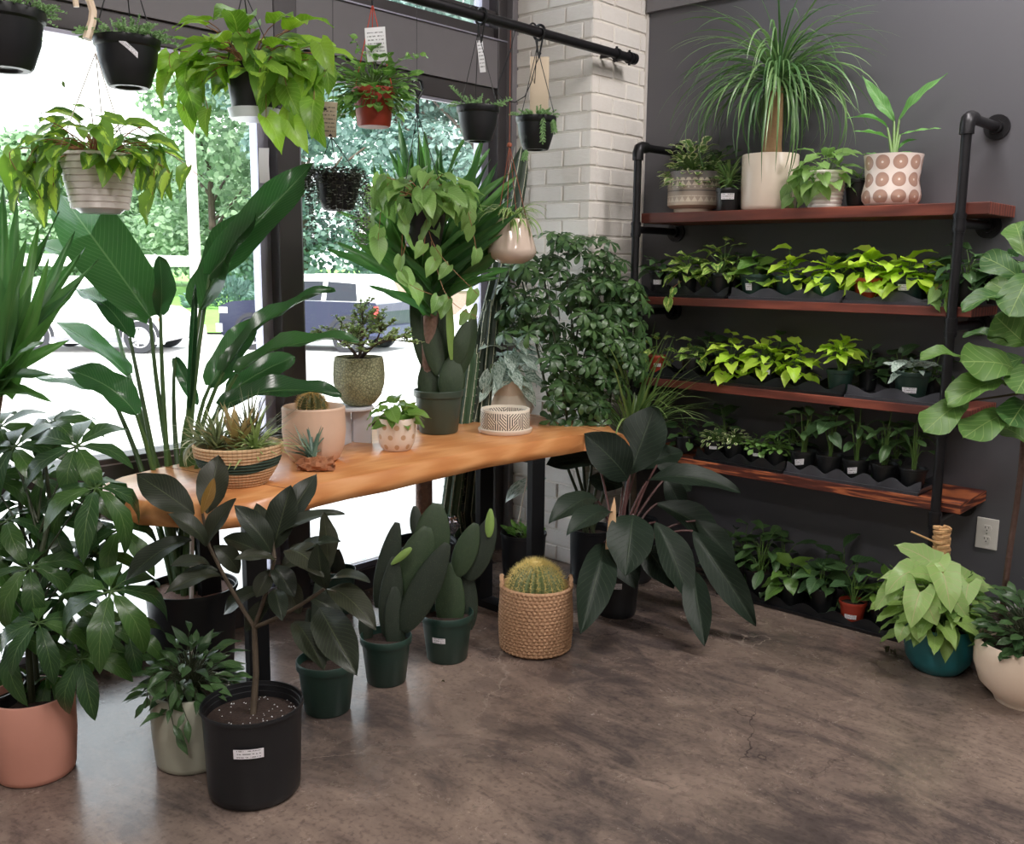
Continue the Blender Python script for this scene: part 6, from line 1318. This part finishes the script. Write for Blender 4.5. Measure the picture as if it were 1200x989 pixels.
# arrowhead vine in teal pot
b, r, rb, h = place(1097, 794, 0, 76, 56, .72); D = depth(b); t = thing('arrowhead_vine', 'pale green arrowhead vine on a wrapped pole in a round teal pot', 'potted plant', b); pot(t, 'round', b, r, rb, h, TEAL, fn=lambda q, z, i: 0.0)
pc = P(1103, 700, D); m = MB(); x_ = pc.x; y_ = pc.y
m.tube([V((x_, y_, h*.6)), P(1104, 625, D)], .017, None, 10); top = P(1104, 618, D); L_ = top.z-h*.6
for k in range(2): m.tube([V((x_, y_, h*.7)).lerp(top, i/220) + V((math.cos(i*.75+k*3)*.024, math.sin(i*.75+k*3)*.024, 0))*(1+.2*math.sin(i*.9)) for i in range(221)], .0075, None, 5)
m.tube([top+V((-.01, 0, -.01)), top+V((.02, -.01, .01)), top+V((.035, 0, 0))], .003, None, 5); po = m.build('wrapped_pole', RAFFIA, t); tubeobj('tie_stick', [P(1100, 637, D-.03), P(1068, 623, D-.03)], .004, RAFFIA, t, seg=6)
for q in ((1092, 655, 1042, 632, 46, -.08, -.04), (1098, 668, 1019, 676, 40, -.1, -.1), (1070, 665, 1032, 700, 40, -.12, -.14), (1125, 672, 1170, 688, 44, -.08, -.04), (1105, 668, 1115, 722, 48, -.2, -.25), (1078, 690, 1066, 738, 44, -.2, -.22), (1100, 655, 1112, 668, 40, -.12, -.15), (1135, 680, 1132, 712, 36, -.12, -.16), (1085, 700, 1100, 733, 40, -.2, -.22), (1060, 730, 1052, 752, 26, -.14, -.15), (1075, 732, 1078, 752, 28, -.16, -.18), (1045, 685, 1022, 716, 28, -.1, -.1), (1110, 690, 1140, 730, 40, -.14, -.16), (1095, 672, 1060, 668, 36, -.16, -.2), (1145, 700, 1172, 715, 34, -.04, -.04)):
    pxleaf(t, K['syng'], q[0], q[1]+4, q[0]+(q[2]-q[0])*.88, q[1]+4+(q[3]-q[1])*.88, q[4]*.82, D+q[5], q[6]-q[5], (.75, .65, R.uniform(-.3, .3)), 1)
bush(t, b+V((0, 0, h*1.15)), .19, .17, 62, ('arrow', leafmat('green_arrowhead_leaf', (104, 138, 72), (148, 178, 96), (160, 180, 120), trans=.2), .68), .1, -30, b+V((0, 0, h*.9)), STEMG, .5)
m = MB()
for i in range(26): a = V(b)+V((R.uniform(-.05, .05), R.uniform(-.05, .05), h*.9)); e = P(R.uniform(1040, 1150), R.uniform(650, 730), D+R.uniform(-.12, .05)); m.tube(curve(a, (a+e)/2+V((0, 0, .05)), e, 4), .003, .002, 4, False)
m.build('stem', STEMG, t)
# cream bowl with dark plant
b, r, rb, h = place(1196, 836, 0, 108, 72, .68); D = depth(b); t = thing('potted_zz_plant', 'glossy dark leaved plant in a round cream bowl pot at the right edge', 'potted plant', b); pot(t, 'bowl', b, r, rb, h, plain('cream_bowl_glaze', (236, 214, 192), .35, 0, .04), seg=48)
bush(t, b+V((0, 0, h)), .17, .22, 150, K['darke'], .07, -5, b+V((0, 0, h*.9)), STEMD, .1, lod=0)
# fiddle leaf fig
fb = V((-.86, 3.86, 0)); fb = ony(1176, 700, 3.84); fb = V((fb.x, fb.y, 0)); D = depth(fb+V((0, 0, .9))); t = thing('fiddle_leaf_fig', 'fiddle leaf fig tree on a thin bare trunk at the right end of the shelves', 'potted plant', fb)
pot(t, 'cylinder', fb, .13, .12, .22, plain('grey_cement', (150, 146, 146), .8, 0, .08)); FK = ('obovate', FIG, .6)
tubeobj('trunk', [fb+V((0, 0, .18)), P(1179, 678, D-.05), P(1184, 640, D-.06), P(1191, 594, D-.1), P(1197, 549, D-.15), P(1203, 470, D-.25), P(1212, 330, D-.3)], .012, plain('fig_bark', (92, 68, 60), .85, 0, .35, 60, .6), t, .009, 12, wob=lambda q: 1+.07*math.sin(q*70))
Df = D-.25
for q in ((1133, 426, 1078, 420, 26, -.05, (.4, .9, 0), 2), (1194, 436, 1124, 424, 52, -.1, (.8, .5, 0), 1), (1184, 404, 1128, 394, 22, .05, (.3, .9, 0), 2), (1203, 404, 1166, 370, 50, .0, (.9, .3, 0), 0), (1178, 452, 1110, 474, 40, -.1, (.6, .8, 0), 2), (1134, 470, 1082, 507, 40, -.12, (.8, .6, 0), 1), (1188, 486, 1128, 514, 42, -.15, (.7, .7, 0), 1), (1188, 350, 1127, 364, 28, -.05, (.4, .9, 0), 2), (1210, 318, 1182, 372, 44, -.1, (.9, .4, 0), 1),
          (1206, 470, 1182, 500, 44, -.15, (.9, .4, 0), 1), (1200, 330, 1150, 300, 34, .05, (.8, .5, 0), 1), (1214, 430, 1190, 462, 40, -.15, (.8, .5, 0), 1), (1215, 380, 1240, 340, 40, 0, (.8, .4, 0), 1), (1210, 300, 1225, 260, 40, 0, (.8, .4, 0), 0), (1205, 512, 1240, 530, 40, 0, (.8, .4, 0), 1), (1205, 520, 1168, 500, 34, .1, (.6, .7, 0), 2), (1204, 365, 1160, 330, 44, .12, (.8, .5, 0), 1), (1200, 420, 1160, 440, 40, .1, (.7, .6, 0), 1), (1200, 300, 1190, 262, 36, .1, (.9, .3, 0), 1)):
    pxleaf(t, FK, q[0], q[1], q[2], q[3], q[4], Df, q[5], q[6], 2, q[7])
m = MB()
for (x, y) in ((1133, 426), (1134, 470)): e = P(x, y, Df); m.tube(curve(P(1203, 460, Df), (e+P(1203, 460, Df))/2, e, 5), .005, .003, 6)
m.build('twig', STEMB, t)
# fallen leaves
for i, (x, y, lab) in enumerate(((1041, 766, 'curled brown fallen leaf on the floor before the teal pot'), (521, 800, 'tiny dark leaf scrap on the floor below the right green pot'), (318, 925, 'small dark crumb on the floor right of the black nursery pot'))):
    p = onz(x, y, .002); m = MB()
    for k in range(3 if i == 0 else 1): m.leaf(p+V((R.uniform(-.012, .012), R.uniform(-.012, .012), .003)), (R.uniform(-1, 1), R.uniform(-1, 1), .15), (0, 0, 1), .04 if i == 0 else .015, .02 if i == 0 else .008, .6, .25)
    o = m.build('fallen_leaf', plain('dry_leaf', (70, 66, 40), .8), None); tag(o, lab, 'leaf')
